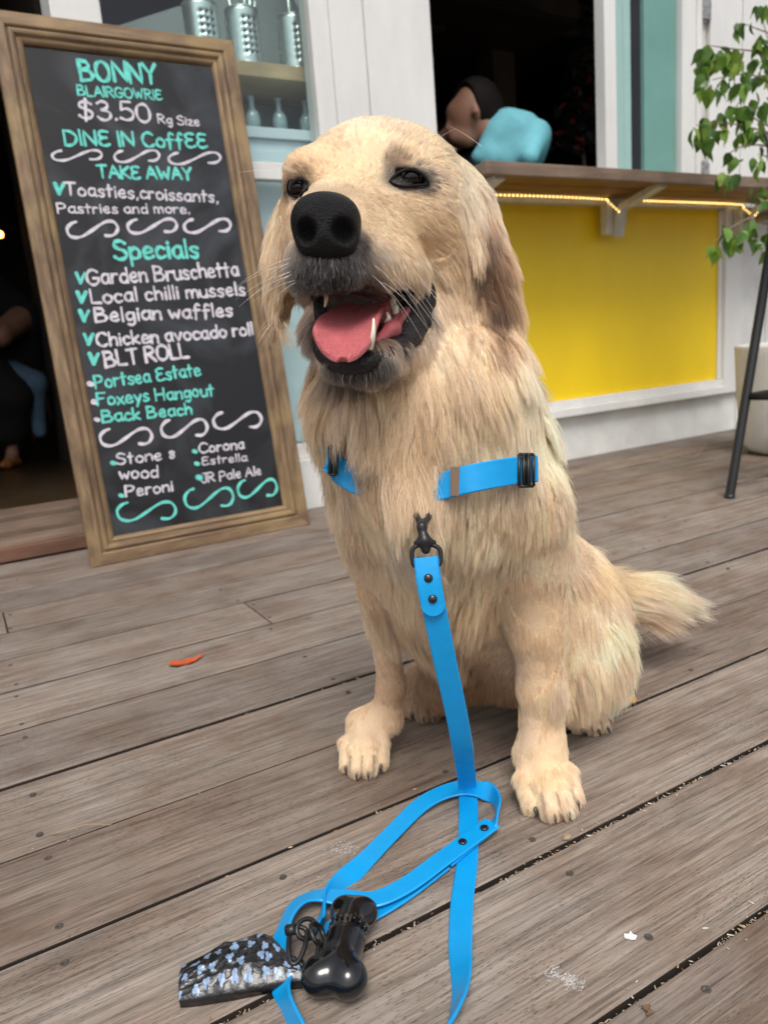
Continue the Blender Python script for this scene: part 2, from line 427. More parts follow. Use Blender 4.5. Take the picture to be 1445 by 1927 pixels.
# screws (countersunk heads) where the photograph shows them
screws = [(62, 1495), (75, 1570), (91, 1615), (112, 1743), (122, 1812), (33, 1092), (20, 1157), (20, 1183), (20, 1252), (32, 1288),
          (32, 1311), (42, 1363), (48, 1388), (382, 1078), (415, 1110), (448, 1130), (477, 1138), (507, 1162), (510, 1184), (574, 1236),
          (627, 1278), (655, 1302), (533, 1651), (838, 1452), (1001, 1580), (1072, 1644), (1220, 1764), (1328, 1862), (1299, 1261),
          (1196, 963), (1250, 974), (1289, 981), (1350, 993), (1211, 1032), (1330, 1058), (1369, 1070), (1240, 1018), (1150, 1000)]
sm = plain("weathered_screw_head", (.075, .062, .052), .7, .2, noise=.5, nscale=300)
sb = MB(); sb.lathe([(.0001, -.0006), (.001, -.0006), (.0018, .0002), (.0028, .0007), (.0034, .0003), (.0036, 0.0)], n=14)
s0 = None
for x, y in screws:
    p = onz(x, y, 0.0)
    if s0 is None:
        s0 = sb.build("screw", sm, deck, True); s0.location = Vector(p) + Vector((0, 0, .0002))
    else:
        c = s0.copy(); COL.objects.link(c); c.location = Vector(p) + Vector((0, 0, .0002))
# sandy litter packed in the joints, chips lying on the edges
def litter():
    V = []; F = []; Cc = []
    def chip(c, s, col):
        n = len(V); ang = rng.uniform(0, 6.28); pts = []
        L, W, T = s * rng.uniform(.8, 2.4), s * rng.uniform(.4, .9), s * rng.uniform(.25, .5)
        ca, sa = math.cos(ang), math.sin(ang)
        for dx, dy, dz in ((-1, -.7, 0), (1, -.5, .2), (.8, .8, 0), (-.7, .6, .2), (0, 0, 1), (0.1, 0, -.6)):
            x, y = dx * L / 2 * rng.uniform(.7, 1.2), dy * W / 2; V.append((c[0] + x * ca - y * sa, c[1] + x * sa + y * ca, c[2] + dz * T)); Cc.append(col)
        for q in ((0, 1, 4), (1, 2, 4), (2, 3, 4), (3, 0, 4), (1, 0, 5), (2, 1, 5), (3, 2, 5), (0, 3, 5)): F.append(tuple(n + i for i in q))
    pal = [(.48, .38, .25), (.36, .26, .16), (.62, .54, .40), (.22, .15, .09), (.30, .23, .16), (.55, .50, .42)]
    for k in range(1, 13):
        yg = GAP0 + PIT * k; x0, x1 = (-.3, 2.2)
        dens = {1: 2300, 2: 2200, 3: 1900, 4: 420, 5: 260, 6: 200, 7: 160}.get(k, 30)
        ph = rng.uniform(0, 6, 4)
        for i in range(int(dens * (x1 - x0))):
            x = rng.uniform(x0, x1)
            a = .5 + .5 * math.sin(x * 9 + ph[0]) * math.sin(x * 23 + ph[1]) + (.25 if k <= 3 else 0)
            if rng.random() > a: continue
            onb = rng.random() < .09
            s = rng.uniform(.0009, .0022) if not onb else rng.uniform(.0009, .0026)
            y = yg + (rng.uniform(-.0026, .0008) if not onb else rng.normal(0, .005))
            z = rng.uniform(-.009, -.0022) if not onb else .0008
            if not onb and rng.random() < .10: s *= 1.5; z = -.002
            chip((x, y, z), s, pal[rng.integers(len(pal))])
    for i in range(420):   # crumbs scattered over the boards
        x, y = rng.uniform(-.1, 1.6), rng.uniform(.25, 1.3); chip((x, y, .0006), rng.uniform(.0005, .0014), pal[rng.integers(len(pal))])
    o = mesh_obj("gap_litter", V, F, attr_mat("dry_litter", .9), None); set_col(o, np.array(Cc)); tag(o, kind='stuff', label="pale dry chips and sand caught in the gaps between deck boards")
litter()
def flake(name, label, cat, x, y, pts, col, th=.0012, rot=0, curl=0.0, z=.0008, group=None, rough=.6):
    """small irregular thin piece lying on the deck"""
    c = onz(x, y, z); n = len(pts); V = []; ca, sa = math.cos(rot), math.sin(rot)
    V0 = [(0, 0)] + list(pts)
    for s_ in (1, 0):
        for (a, b_) in V0:
            h = curl * ((a * a + b_ * b_) ** .5) * (1 + .5 * math.sin(9 * a / (abs(pts[0][0]) + 1e-6)))
            V.append((c[0] + a * ca - b_ * sa, c[1] + a * sa + b_ * ca, z + s_ * th + h + (.0015 if (s_ and a == 0 and b_ == 0 and curl) else 0)))
    F = [(0, 1 + i, 1 + (i + 1) % n) for i in range(n)] + [(n + 1, n + 2 + (i + 1) % n, n + 2 + i) for i in range(n)]
    F += [(1 + i, n + 2 + i, n + 2 + (i + 1) % n, 1 + (i + 1) % n) for i in range(n)]
    o = mesh_obj(name, V, F, plain(name + "_surface", col, rough, noise=.25, nscale=150), None, loc=tuple(c)); tag(o, label, cat, group); return o
flake("fallen_leaf", "curled orange-red dry leaf lying on the deck left of the dog", "leaf", 352, 1247,
      [(-.029, .002), (-.02, -.011), (-.004, -.008), (.004, -.012), (.013, -.006), (.031, .006), (.018, .007), (.010, .004), (.004, .009), (-.006, .006), (-.018, .010)], (.50, .085, .022), rot=-.05, curl=.18)
flake("leaf_fragment", "small amber leaf fragment on the deck right of the dog's hind paw", "leaf", 1190, 1321,
      [(-.011, 0), (-.006, -.006), (.002, -.005), (.012, .001), (.008, .006), (-.003, .005)], (.52, .25, .05), rot=.5, curl=.35)
flake("paint_chip", "torn white paint chip on the board at lower right", "paint chip", 1186, 1764,
      [(-.004, .003), (-.002, -.002), (.001, -.004), (.004, -.003), (.003, 0), (.005, .003), (.001, .002), (-.001, .005)], (.80, .79, .74), rot=.2)
flake("dry_seed", "tan flat seed by the joint under the dog's nearer paw", "seed", 1066, 1577,
      [(-.005, .001), (-.002, -.003), (.003, -.003), (.006, .001), (.002, .004)], (.34, .25, .15), rot=.3, curl=.1)
flake("leaf_crumb", "brown crumpled leaf crumb near the bottom right corner", "leaf", 1219, 1906,
      [(-.004, .002), (-.001, -.004), (.002, -.001), (.005, -.003), (.003, .004), (0, .001)], (.16, .09, .05), rot=1.0, curl=.4)
# white scuff of paint: broken flakes pressed in the grain
V = []; F = []
for i in range(520):
    u, v = rng.uniform(-1, 1), rng.normal(0, .36)
    if rng.random() > math.exp(-(u * 1.1) ** 4) * (.35 + .65 * (math.sin(u * 7) * .5 + .5)): continue
    px, py = 1064 + u * 36 + v * 9, 1842 + u * 17 - v * 16
    c = onz(px, py, .0004); L = rng.uniform(.0004, .0016); W = rng.uniform(.00012, .0004); n = len(V)
    V += [(c[0] - L, c[1], c[2]), (c[0], c[1] - W, c[2]), (c[0] + L, c[1] + W * .3, c[2]), (c[0], c[1] + W, c[2] + .0001)]; F.append((n, n + 1, n + 2, n + 3))
for i in range(90):
    px, py = 648 + rng.normal(0, 16), 1597 + rng.normal(0, 7); c = onz(px, py, .0004); L = rng.uniform(.0006, .002); W = .0003; n = len(V)
    V += [(c[0] - L, c[1], c[2]), (c[0], c[1] - W, c[2]), (c[0] + L, c[1] + W * .3, c[2]), (c[0], c[1] + W, c[2] + .0001)]; F.append((n, n + 1, n + 2, n + 3))
tag(mesh_obj("paint_scuff", V, F, plain("dry_white_paint", (.50, .48, .46), .8), None), label="white dried paint scuffs rubbed into the deck boards", kind='stuff')
# dry twig by the planter and a curved one on the left
def curve_thing(name, label, cat, pts, r, mat, **kw):
    mb = MB(); pp = catmull(pts, 6); mb.tube(pp, [r * (1 - .6 * i / len(pp)) for i in range(len(pp))], 6); o = mb.build(name, mat, None, True); return tag(o, label, cat, **kw)
M['twig'] = plain("dry_twig", (.33, .24, .16), .8, noise=.3, nscale=100)
curve_thing("dry_twig", "thin bent dry twig lying over the joint at far left", "twig", [onz(98, 1570, .002), onz(130, 1561, .004), onz(170, 1551, .005), (onz(212, 1553, .002))], .0008, M['twig'])
curve_thing("grass_stalk", "pale dry grass stalk lying near the white skirting wall", "twig", [onz(1272, 858, .003), onz(1300, 862, .006), onz(1318, 850, .012), onz(1330, 828, .004)], .0016, M['twig'])

# ================================================================== CAFE FRONT
YF = 2.09
front = empty("cafe_front", (1.3, YF, 0)); tag(front, "white painted cafe front with posts, glazed side window and folded shutters behind the dog", "shopfront")
def fb(name, lo, hi, mat='white', bev=.004, par=None):
    m = MB(); m.box(lo, hi, bev); o = m.build(name, M[mat], par or front); return o
fb("post", (.365, YF, .045), (.483, YF + .12, 2.75))
fb("post", (1.113, YF, .0), (1.222, YF + .13, 2.75)); fb("post", (1.2235, YF - .008, .0), (1.452, YF + .13, 2.75))
fb("skirting", (.484, YF - .004, 0), (1.112, YF + .05, .155), 'white2')
fb("skirting", (1.4535, YF + .002, 0), (2.935, YF + .06, .166), 'white2')
fb("lintel", (-3.4, YF - .01, 2.15), (5.5, YF + .13, 2.9)) if False else None
fb("upper_wall", (-3.4, YF + .004, 2.2), (5.5, YF + .13, 2.95), 'white2')
fb("side_wall", (-3.4, YF + .004, 0.0), (-1.15, YF + .13, 2.2), 'white2')
# glazed side window with its rail
sw = mesh_obj("side_window", *(lambda m: (m.v, m.f))(MB().box((1.052, YF + .004, .156), (1.112, YF + .07, 2.19), .004)), M['white'], front)
fb("rail", (.4845, YF + .02, .956), (1.051, YF + .055, 1.002), 'white', .003, sw)
fb("rail", (.4845, YF + .02, .156), (1.051, YF + .055, .20), 'white', .003, sw)
fb("rail", (.4845, YF + .02, 2.14), (1.051, YF + .055, 2.19), 'white', .003, sw)
M['glass'] = glass_mat("window_glass", (.92, .97, .96), 1.6, 0.0, (.62, .76, .80))
fb("pane", (.4845, YF + .032, .201), (1.051, YF + .038, .955), 'glass', 0, sw)
fb("pane", (.4845, YF + .032, 1.003), (1.051, YF + .038, 2.139), 'glass', 0, sw)
# yellow panel in its white frame
yp = fb("yellow_panel", (1.4535, YF + .006, .228), (2.828, YF + .03, .905), 'yellow', 0)
fb("panel_frame", (2.8285, YF - .022, .166), (2.934, YF + .03, .925), 'white', .004)
fb("panel_frame", (2.808, YF - .006, .229), (2.828, YF + .0055, .904), 'white', .003)
fb("panel_sill", (1.4535, YF - .035, .168), (2.828, YF + .03, .200), 'white', .004)
fb("panel_sill", (1.4535, YF - .016, .2005), (2.828, YF + .0055, .2275), 'white', .003)
fb("cross_beam", (1.4535, YF - .024, .9055), (2.8275, YF + .03, .9335), 'offwhite', .003)
fb("window_sill", (1.4535, YF - .004, .9345), (5.0, YF + .12, .985), 'white', .003)
# folded glazed shutters at the right of the open window
fw_ = mesh_obj("folding_window", *(lambda m: (m.v, m.f))(MB().box((2.187, YF + .0, .986), (2.243, YF + .05, 2.19), .004)), M['white'], front)
M['palestile'] = plain("pale_sea_green_paint", (.52, .66, .64), .45, noise=.06, nscale=10)
M['teal'] = plain("teal_painted_board", (.21, .40, .36), .55, noise=.10, nscale=5)
fb("stile", (2.275, YF + .03, .986), (2.308, YF + .05, 2.19), 'palestile', .003, fw_)
fb("stile", (2.314, YF + .034, .986), (2.352, YF + .052, 2.19), 'palestile', .003, fw_)
fb("stile", (2.588, YF + .0, .986), (2.664, YF + .05, 2.19), 'white', .004, fw_)
fb("pane", (2.244, YF + .022, .986), (2.587, YF + .027, 2.19), 'glass', 0, fw_)
fb("teal_board", (2.42, YF + .034, .986), (2.587, YF + .05, 2.19), 'teal', 0, fw_)
fb("post", (2.666, YF - .006, .926), (2.694, YF + .06, 2.19), 'white')
# peeling hinge strip
hg = fb("hinge_strip", (2.6955, YF + .012, .986), (2.735, YF + .05, 2.19), 'offwhite', .002)
M['rusty'] = plain("galvanised_hinge", (.33, .33, .33), .45, .5, noise=.55, nscale=70, bump=.5)
for z0 in (1.43, 1.035, 1.62):
    m = MB(); m.tube([(2.712, YF + .002, z0 - .05), (2.712, YF + .002, z0 + .05)], .0075, 10); m.box((2.69, YF - .010, z0 - .04), (2.737, YF + .011, z0 + .04), .002); m.build("hinge", M['rusty'], front, False)
for i in range(11):
    x0 = 2.74 + i * .098
    fb("cladding_board", (x0 + .0015, YF - .004 + (i % 2) * .004, .986), (x0 + .0965, YF + .05, 2.199), 'white', .004)
for i in range(20):
    x0 = 2.936 + i * .098
    fb("cladding_board", (x0 + .0015, YF - .001 + (i % 2) * .004, 0.0), (x0 + .0965, YF + .05, .9335), 'white2', .004)
# door threshold planks
M['sill'] = plank_wood("threshold_timber", (.13, .085, .06), (.22, .155, .115), (.33, .26, .21), .6, 0)
M['sillred'] = plank_wood("threshold_nosing", (.12, .055, .035), (.19, .10, .065), (.28, .17, .12), .6, 0)
th = empty("door_threshold", (-.3, 2.3, 0)); tag(th, "three weathered timber threshold boards at the open doorway left of the chalkboard", "threshold")
for a, b_, z0, z1, mt in ((2.135, 2.165, 0.0, .036, 'sillred'), (2.166, 2.275, 0.0, .040, 'sill'), (2.315, 2.47, 0.0, .050, 'sill'), (2.512, 2.66, 0.0, .060, 'sill')):
    fb("board", (-1.149, a, z0), (.364 if b_ < 2.22 else .60, b_, z1), mt, .003, th)
# ------------------------------------------------------------------ interior shell
def st(name, lo, hi, mat):
    m = MB(); m.box(lo, hi); return tag(m.build(name, M[mat]), kind='structure')
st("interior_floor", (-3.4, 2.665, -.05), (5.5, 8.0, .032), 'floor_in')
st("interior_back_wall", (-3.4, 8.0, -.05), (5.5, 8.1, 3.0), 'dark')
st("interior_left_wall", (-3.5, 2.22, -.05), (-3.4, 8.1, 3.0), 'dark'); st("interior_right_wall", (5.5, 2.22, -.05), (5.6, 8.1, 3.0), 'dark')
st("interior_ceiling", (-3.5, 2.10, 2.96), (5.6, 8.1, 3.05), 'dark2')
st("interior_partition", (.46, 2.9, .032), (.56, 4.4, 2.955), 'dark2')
# sloping ceiling beams, pale column
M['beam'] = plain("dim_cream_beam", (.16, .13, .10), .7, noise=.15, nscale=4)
cb_ = empty("ceiling_beams", (2.5, 4.5, 2.6)); tag(cb_, "dim cream ceiling beams inside seen through the open window", "ceiling beam")
for lo, hi in (((-3.3, 4.2, 2.52), (5.4, 4.38, 2.72)), ((-3.3, 6.4, 2.3), (5.4, 6.6, 2.55)), ((3.55, 4.4, .04), (3.75, 4.58, 2.50))):
    m = MB(); m.box(lo, hi, .01); m.build("beam", M['beam'], cb_)
# downlight
dl = empty("downlight", tuple(P(820, 52, 4.6))); tag(dl, "small lit round downlight in the dark ceiling inside", "ceiling light")
dp = P(820, 52, 4.6)
m = MB(); m.lathe([(.045, .0), (.06, .0), (.06, -.012), (.045, -.006)], dp, 20); m.build("trim_ring", M['beam'], dl, True)
m = MB(); m.lathe([(.0, -.004), (.044, -.004)], dp, 20); m.build("lamp", emis("warm_lamp", (1, .78, .38), 9), dl)
m = MB(); m.box((dp[0] - .5, dp[1] - .3, dp[2] + .013), (dp[0] + .9, dp[1] + .6, dp[2] + .05)); m.build("soffit_panel", M['dark2'], dl)
wl_ = P(1, 441, 4.2); wlo = empty("wall_lamp", tuple(wl_)); tag(wlo, "small warm glowing lamp deep in the doorway at the left edge", "lamp")
m = MB(); m.lathe([(.0, -.02), (.014, -.015), (.018, 0), (.012, .016), (0, .02)], wl_, 12); m.build("bulb", emis("amber_bulb", (1, .42, .10), 6), wlo, True)
m = MB(); m.tube([wl_ + np.array([0, 0, .018]), wl_ + np.array([0, 0, 1.2])], .003, 6); m.build("cord", M['black'], wlo)
# ------------------------------------------------------------------ behind the side window
M['shelf'] = plank_wood("pale_shelf_timber", (.42, .30, .17), (.52, .39, .24), (.60, .48, .32), .5, 0, .5)
sh = empty("window_shelf", (.95, 2.4, 1.2)); tag(sh, "pale timber shelf behind the side window holding metal cutlery pots", "shelf")
zt = float(onY(520, 120, 2.20)[2]); zb = float(onY(520, 148, 2.20)[2])
m = MB(); m.box((.485, 2.20, zb), (1.40, 2.42, zt), .002); m.build("board", M['shelf'], sh)
m = MB(); m.box((.485, 2.42, .6), (1.42, 2.44, zb - .001)); m.box((.485, 2.42, zt + .001), (1.42, 2.44, 2.1)); m.build("back_panel", plain("grey_back_panel", (.30, .33, .33), .6), sh)
M['steel'] = plain("brushed_steel", (.62, .68, .66), .30, .85, noise=.10, nscale=60)
def cutlery_pot(px0, label, Y=2.265):
    b0 = onY(px0, 100, Y); r = .048; h = .150
    t = empty("cutlery_pot", (b0[0], Y, zt)); tag(t, label, "cutlery pot", "perforated metal cutlery pots on the shelf")
    m = MB(); n = 36; rows = 17; V = []; F = []
    for i in range(rows + 1):
        for k in range(n):
            g = 2 * math.pi * k / n; V.append((b0[0] + r * math.cos(g), Y + r * math.sin(g), zt + .001 + h * i / rows))
    for i in range(rows):
        for k in range(n):
            hole = (i % 2 == 1) and (1 < i < rows - 3) and (k % 2 == 1) and ((k // 6) % 2 == 0)
            if not hole: F.append((i * n + k, i * n + (k + 1) % n, (i + 1) * n + (k + 1) % n, (i + 1) * n + k))
    F.append(tuple(range(n)))
    c = mesh_obj("cup", V, F, M['steel'], t, True); so = c.modifiers.new("thickness", 'SOLIDIFY'); so.thickness = .0012
    m = MB(); rr = [(r + .002 * math.cos(a), h + .002 * math.sin(a)) for a in np.linspace(0, 6.28, 9)]; m.lathe(rr, (b0[0], Y, zt + .001), 30); m.build("rim", M['steel'], t, True)
    for q in range(4):
        a = rng.uniform(0, 6.28); bx, by = b0[0] + .02 * math.cos(a), Y + .02 * math.sin(a); dx, dy = .03 * math.cos(a), .03 * math.sin(a)
        u = empty("spoon" if q % 2 else "fork", (bx, by, zt + .003)); tag(u, "steel %s standing in the " % ("spoon" if q % 2 else "fork") + ["pot at the chalkboard frame", "middle pot", "pot by the white post"][int(px0 > 400) + int(px0 > 500)] + (" tilting forward" if q < 2 else " behind the other"), "cutlery", "cutlery standing in the metal pots")
        hh = rng.uniform(.20, .25); m = MB(); m.tube([(bx, by, zt + .004), (bx + dx, by + dy, zt + hh)], .0035, 6); m.build("handle", M['steel'], u, True)
        top = np.array((bx + dx, by + dy, zt + hh))
        m = MB()
        if q % 2: m.add(*(lambda V_, F_: (V_, F_))([tuple(top + np.array([.016 * math.sin(v) * math.cos(w), .005 * math.sin(v) * math.sin(w), .027 * math.cos(v) + .02])) for v in np.linspace(0, math.pi, 8) for w in np.linspace(0, 2 * math.pi, 12, endpoint=False)], [(i * 12 + k, i * 12 + (k + 1) % 12, (i + 1) * 12 + (k + 1) % 12, (i + 1) * 12 + k) for i in range(7) for k in range(12)])); m.build("bowl", M['steel'], u, True)
        else:
            for e in (-.009, -.003, .003, .009): m.tube([top + np.array([e * .6, 0, 0]), top + np.array([e, 0, .05])], .0014, 5)
            m.build("tines", M['steel'], u, True)
cutlery_pot(385, "perforated steel cutlery pot just above the chalkboard frame, leftmost of three")
cutlery_pot(462, "perforated steel cutlery pot above the chalkboard's top right corner, middle of three")
cutlery_pot(556, "perforated steel cutlery pot beside the white post, rightmost of three")
# pale cabinet with bottles under the shelf
M['paleblue'] = plain("pale_blue_cabinet_paint", (.60, .68, .74), .35, noise=.08, nscale=5)
zc = float(onY(520, 243, 2.18)[2])
cbn = empty("pale_cabinet", (.9, 2.55, .032)); tag(cbn, "pale blue cabinet standing behind the side window glass", "cabinet")
m = MB(); m.box((.49, 2.18, .033), (1.42, 2.40, zc - .03), .003); m.build("body", M['paleblue'], cbn)
m = MB(); m.box((.49, 2.168, zc - .029), (1.42, 2.41, zc), .003); m.build("worktop", M['paleblue'], cbn)
m = MB(); m.box((.50, 2.172, .2), (.99, 2.179, zc - .06), .003); m.build("door", M['paleblue'], cbn); m = MB(); m.box((1.0, 2.172, .2), (1.41, 2.179, zc - .06), .003); m.build("door", M['paleblue'], cbn)
M['bottle'] = plain("pale_bottle_glass", (.28, .36, .38), .12, spec=.7)
for i, (px, lab) in enumerate(((478, "slim pale bottle on the cabinet, nearest the chalkboard edge"), (528, "slim pale bottle on the cabinet, in the middle of the window"), (578, "slim pale bottle on the cabinet, nearest the white post"))):
    b0 = onY(px, 240, 2.26); m = MB(); m.lathe([(.0, 0), (.022, 0), (.022, .05), (.018, .062), (.008, .075), (.008, .10), (.010, .102), (.010, .108), (0, .108)], (b0[0], 2.26, zc + .001), 16)
    tag(m.build("bottle", M['bottle'], None, True), lab, "bottle", "bottles on the cabinet behind the glass")
# added pale sloping panel, stands for the reflection at the window's top left
so_ = MB(); a0, a1, a2, a3 = onY(180, -60, 2.42), onY(420, -60, 2.42), onY(372, 0, 2.42), onY(180, 62, 2.42)
vv = [a0, a1, a2, a3] + [q + np.array([0, .03, 0]) for q in (a0, a1, a2, a3)]
so_.add(vv, [(0, 3, 2, 1), (4, 5, 6, 7), (0, 1, 5, 4), (1, 2, 6, 5), (2, 3, 7, 6), (3, 0, 4, 7)]); tag(so_.build("reflection_panel", M['paleblue']), "pale blue sloping panel added high behind the side window as a reflection in the glass", "reflection panel")

# ================================================================== COUNTER
ct = empty("window_counter", (2.2, 1.95, .92)); tag(ct, "weathered timber window counter on white brackets above the yellow panel", "counter")
M['ctop'] = plank_wood("weathered_counter_timber", (.15, .105, .075), (.23, .165, .12), (.33, .26, .20), .6, 0)
M['cund'] = plank_wood("oiled_counter_underside", (.13, .055, .018), (.24, .115, .04), (.33, .18, .07), .5, 0)
for a, b_ in ((1.826, 1.915), (1.919, 2.002), (2.006, 2.062)):
    m = MB(); m.box((1.42, a, .9345), (3.9, b_, .957), .002); m.build("plank", M['ctop'], ct)
    m = MB(); m.box((1.42, a + .001, .926), (3.9, b_ - .001, .934), 0); m.build("plank", M['cund'], ct)
m = MB(); m.box((1.415, 1.802, .922), (3.905, 1.8255, .958), .003); m.build("nosing", M['ctop'], ct)
def bracket(x):
    w = .036
    m = MB(); m.box((x - w, YF - .058, .80), (x + w, YF - .0245, .905), .004); k = m.build("bracket", M['offwhite'], ct)
    pts = [(YF - .0585, .815), (YF - .07, .86), (YF - .09, .895), (1.875, .925), (1.83, .925), (1.832, .915), (2.0, .875), (2.01, .83), (2.02, .79), (2.028, .788)]
    m = MB(); n = len(pts); hw = .020
    V = [(x + .010 - hw, y, z) for y, z in pts] + [(x + .010 + hw, y, z) for y, z in pts]
    m.add(V, [tuple(range(n)), tuple(range(2 * n - 1, n - 1, -1))] + [(i, i + n, (i + 1) % n + n, (i + 1) % n) for i in range(n)])
    o = m.build("arm", M['offwhite'], k)
bracket(2.16); bracket(2.90); bracket(1.475)
# woven coaster pile on the counter
c0 = onY(1250, 326, 2.0); m = MB()
for i in range(6):
    r = .062 + .004 * math.sin(i * 2.3); z = .9575 + i * .0048
    m.lathe([(0.0, z), (r - .003, z), (r, z + .0015), (r - .002, z + .0036), (0.0, z + .0042)], (c0[0] + .004 * math.sin(i * 1.7), 2.0 + .003 * math.cos(i), 0), 32)
tag(m.build("coaster_pile", plain("woven_seagrass", (.42, .31, .20), .8, noise=.3, nscale=160, bump=.6, bscale=400), None, True), "pile of round woven beige placemats on the timber counter", "placemats")
# rope light of small bulbs under the counter
rl = empty("rope_light", (2.0, 2.03, .91)); tag(rl, "lit warm yellow rope light strung under the timber counter", "rope light")
YL = 2.052
runs = [[onY(850, 364, YL), onY(1010, 368, YL), onY(1132, 374, YL), onY(1142, 378, YL - .01), onY(1164, 398, 1.98)],
        [onY(1211, 377, YL), onY(1300, 380, YL), onY(1388, 384, YL), onY(1398, 391, YL - .02), onY(1412, 403, 1.98)], [onY(1420, 404, 1.99), onY(1432, 388, 1.99)]]
bm_ = MB(); bm_.lathe([(0, -.0032), (.0024, -.0022), (.0034, 0), (.0024, .0022), (0, .0032)], n=8); lamp = None
LED = emis("warm_led", (1.0, .68, .22), 3.0)
for pts in runs:
    cur = catmull(pts, 14); m = MB(); m.tube(cur, .0013, 6); m.build("tube", plain("clear_yellow_sleeve", (.75, .5, .16), .3), rl, True)
    acc = 0; nxt = 0
    for a, b_ in zip(cur[:-1], cur[1:]):
        L = np.linalg.norm(b_ - a)
        while nxt <= acc + L:
            q = a + (b_ - a) * ((nxt - acc) / L)
            if lamp is None: lamp = bm_.build("bulb", LED, None, True); lamp.parent = rl; o = lamp
            else: o = lamp.copy(); COL.objects.link(o)
            o.location = Vector(q + np.array([0, -.002, -.002])) - rl.location; nxt += .0175
        acc += L

# ================================================================== CHALKBOARD
BL = onz(174, 1069); BR = onz(583, 987)
e_ = (BR - BL); BW = np.linalg.norm(e_); e_ = e_ / BW; nb = np.array([-e_[1], e_[0], 0.0])
best = None
def proj(p):
    v = p - CAM; f = v @ FV; return np.array([CX + FPX * (v @ RV) / f, CY + FPX * (v @ DV) / f])
for a in np.radians(np.arange(0, 14, .25)):
    u = math.cos(a) * np.array([0, 0, 1.0]) + math.sin(a) * nb
    for h in np.arange(1.1, 1.5, .005):
        E_ = np.abs(proj(BL + h * u) - [-28, 17]).sum() + np.abs(proj(BR + h * u) - [438.6, 68.7]).sum()
        if best is None or E_ < best[0]: best = (E_, a, h)
BLEAN, BH = best[1], best[2]; ub = math.cos(BLEAN) * np.array([0, 0, 1.0]) + math.sin(BLEAN) * nb; wb = -np.cross(e_, ub) * -1
wb = np.cross(e_, ub);  wb = wb if wb[1] < 0 else -wb      # out of the face, towards the viewer
print("board", best, BW, "top back Y", (BL + BH * ub)[1], (BR + BH * ub)[1])
def BP(u, v, w=0.0): return BL + e_ * u + ub * v + wb * w
def b_uv(x, y):
    v = ray(x, y); t = ((BL - wb * .0122 - CAM) @ wb) / (v @ wb); p = CAM + v * t - (BL - wb * .0122); return p @ e_, p @ ub
cbd = empty("chalkboard", tuple(BP(BW / 2, 0))); tag(cbd, "tall black cafe menu chalkboard in a brown timber frame leaning on the white cafe front", "chalkboard")
def frame_wood(axis):
    """aged gilt brown moulding, grain along the board axis given"""
    m, n, l, b = nodes("aged_bronze_brown_frame"); g = n.new("ShaderNodeTexCoord")
    mp = n.new("ShaderNodeMapping"); mp.inputs["Scale"].default_value = (3, 3, 30) if axis == 0 else (30, 30, 3)
    mp.inputs["Scale"].default_value = (4, 34, 34) if axis == 0 else (34, 34, 4)
    l.new(g.outputs["Object"], mp.inputs[0])
    t = n.new("ShaderNodeTexNoise"); t.inputs["Scale"].default_value = 1.6; t.inputs["Detail"].default_value = 8; t.inputs["Roughness"].default_value = .65; l.new(mp.outputs[0], t.inputs[0])
    r = n.new("ShaderNodeValToRGB"); e = r.color_ramp.elements; e.new(.45); e.new(.6)
    for q, p_, c_ in zip(e, (.25, .43, .58, .78), ((.075, .045, .026), (.155, .098, .054), (.235, .155, .085), (.34, .24, .135))): q.position = p_; q.color = (*c_, 1)
    l.new(t.outputs[0], r.inputs[0])
    t2 = n.new("ShaderNodeTexNoise"); t2.inputs["Scale"].default_value = 8; t2.inputs["Detail"].default_value = 4; l.new(g.outputs["Object"], t2.inputs[0])
    r2 = n.new("ShaderNodeValToRGB"); r2.color_ramp.elements[0].position = .5; r2.color_ramp.elements[0].color = (0, 0, 0, 1); r2.color_ramp.elements[1].position = .68; r2.color_ramp.elements[1].color = (.5, .5, .5, 1); l.new(t2.outputs[0], r2.inputs[0])
    x = n.new("ShaderNodeMix"); x.data_type = 'RGBA'; l.new(r2.outputs[0], x.inputs[0]); l.new(r.outputs[0], x.inputs[6]); x.inputs[7].default_value = (.38, .27, .12, 1)
    x2 = n.new("ShaderNodeMix"); x2.data_type = 'RGBA'; x2.blend_type = 'MULTIPLY'; x2.inputs[0].default_value = .6; l.new(x.outputs[2], x2.inputs[6]); l.new(t.outputs[0], x2.inputs[7]) 
    l.new(x.outputs[2], b.inputs["Base Color"]); b.inputs["Roughness"].default_value = .42; b.inputs["Metallic"].default_value = .12
    bp = n.new("ShaderNodeBump"); bp.inputs["Strength"].default_value = .35; bp.inputs["Distance"].default_value = .001; l.new(t.outputs[0], bp.inputs["Height"]); l.new(bp.outputs[0], b.inputs["Normal"]); return m
FW = .066
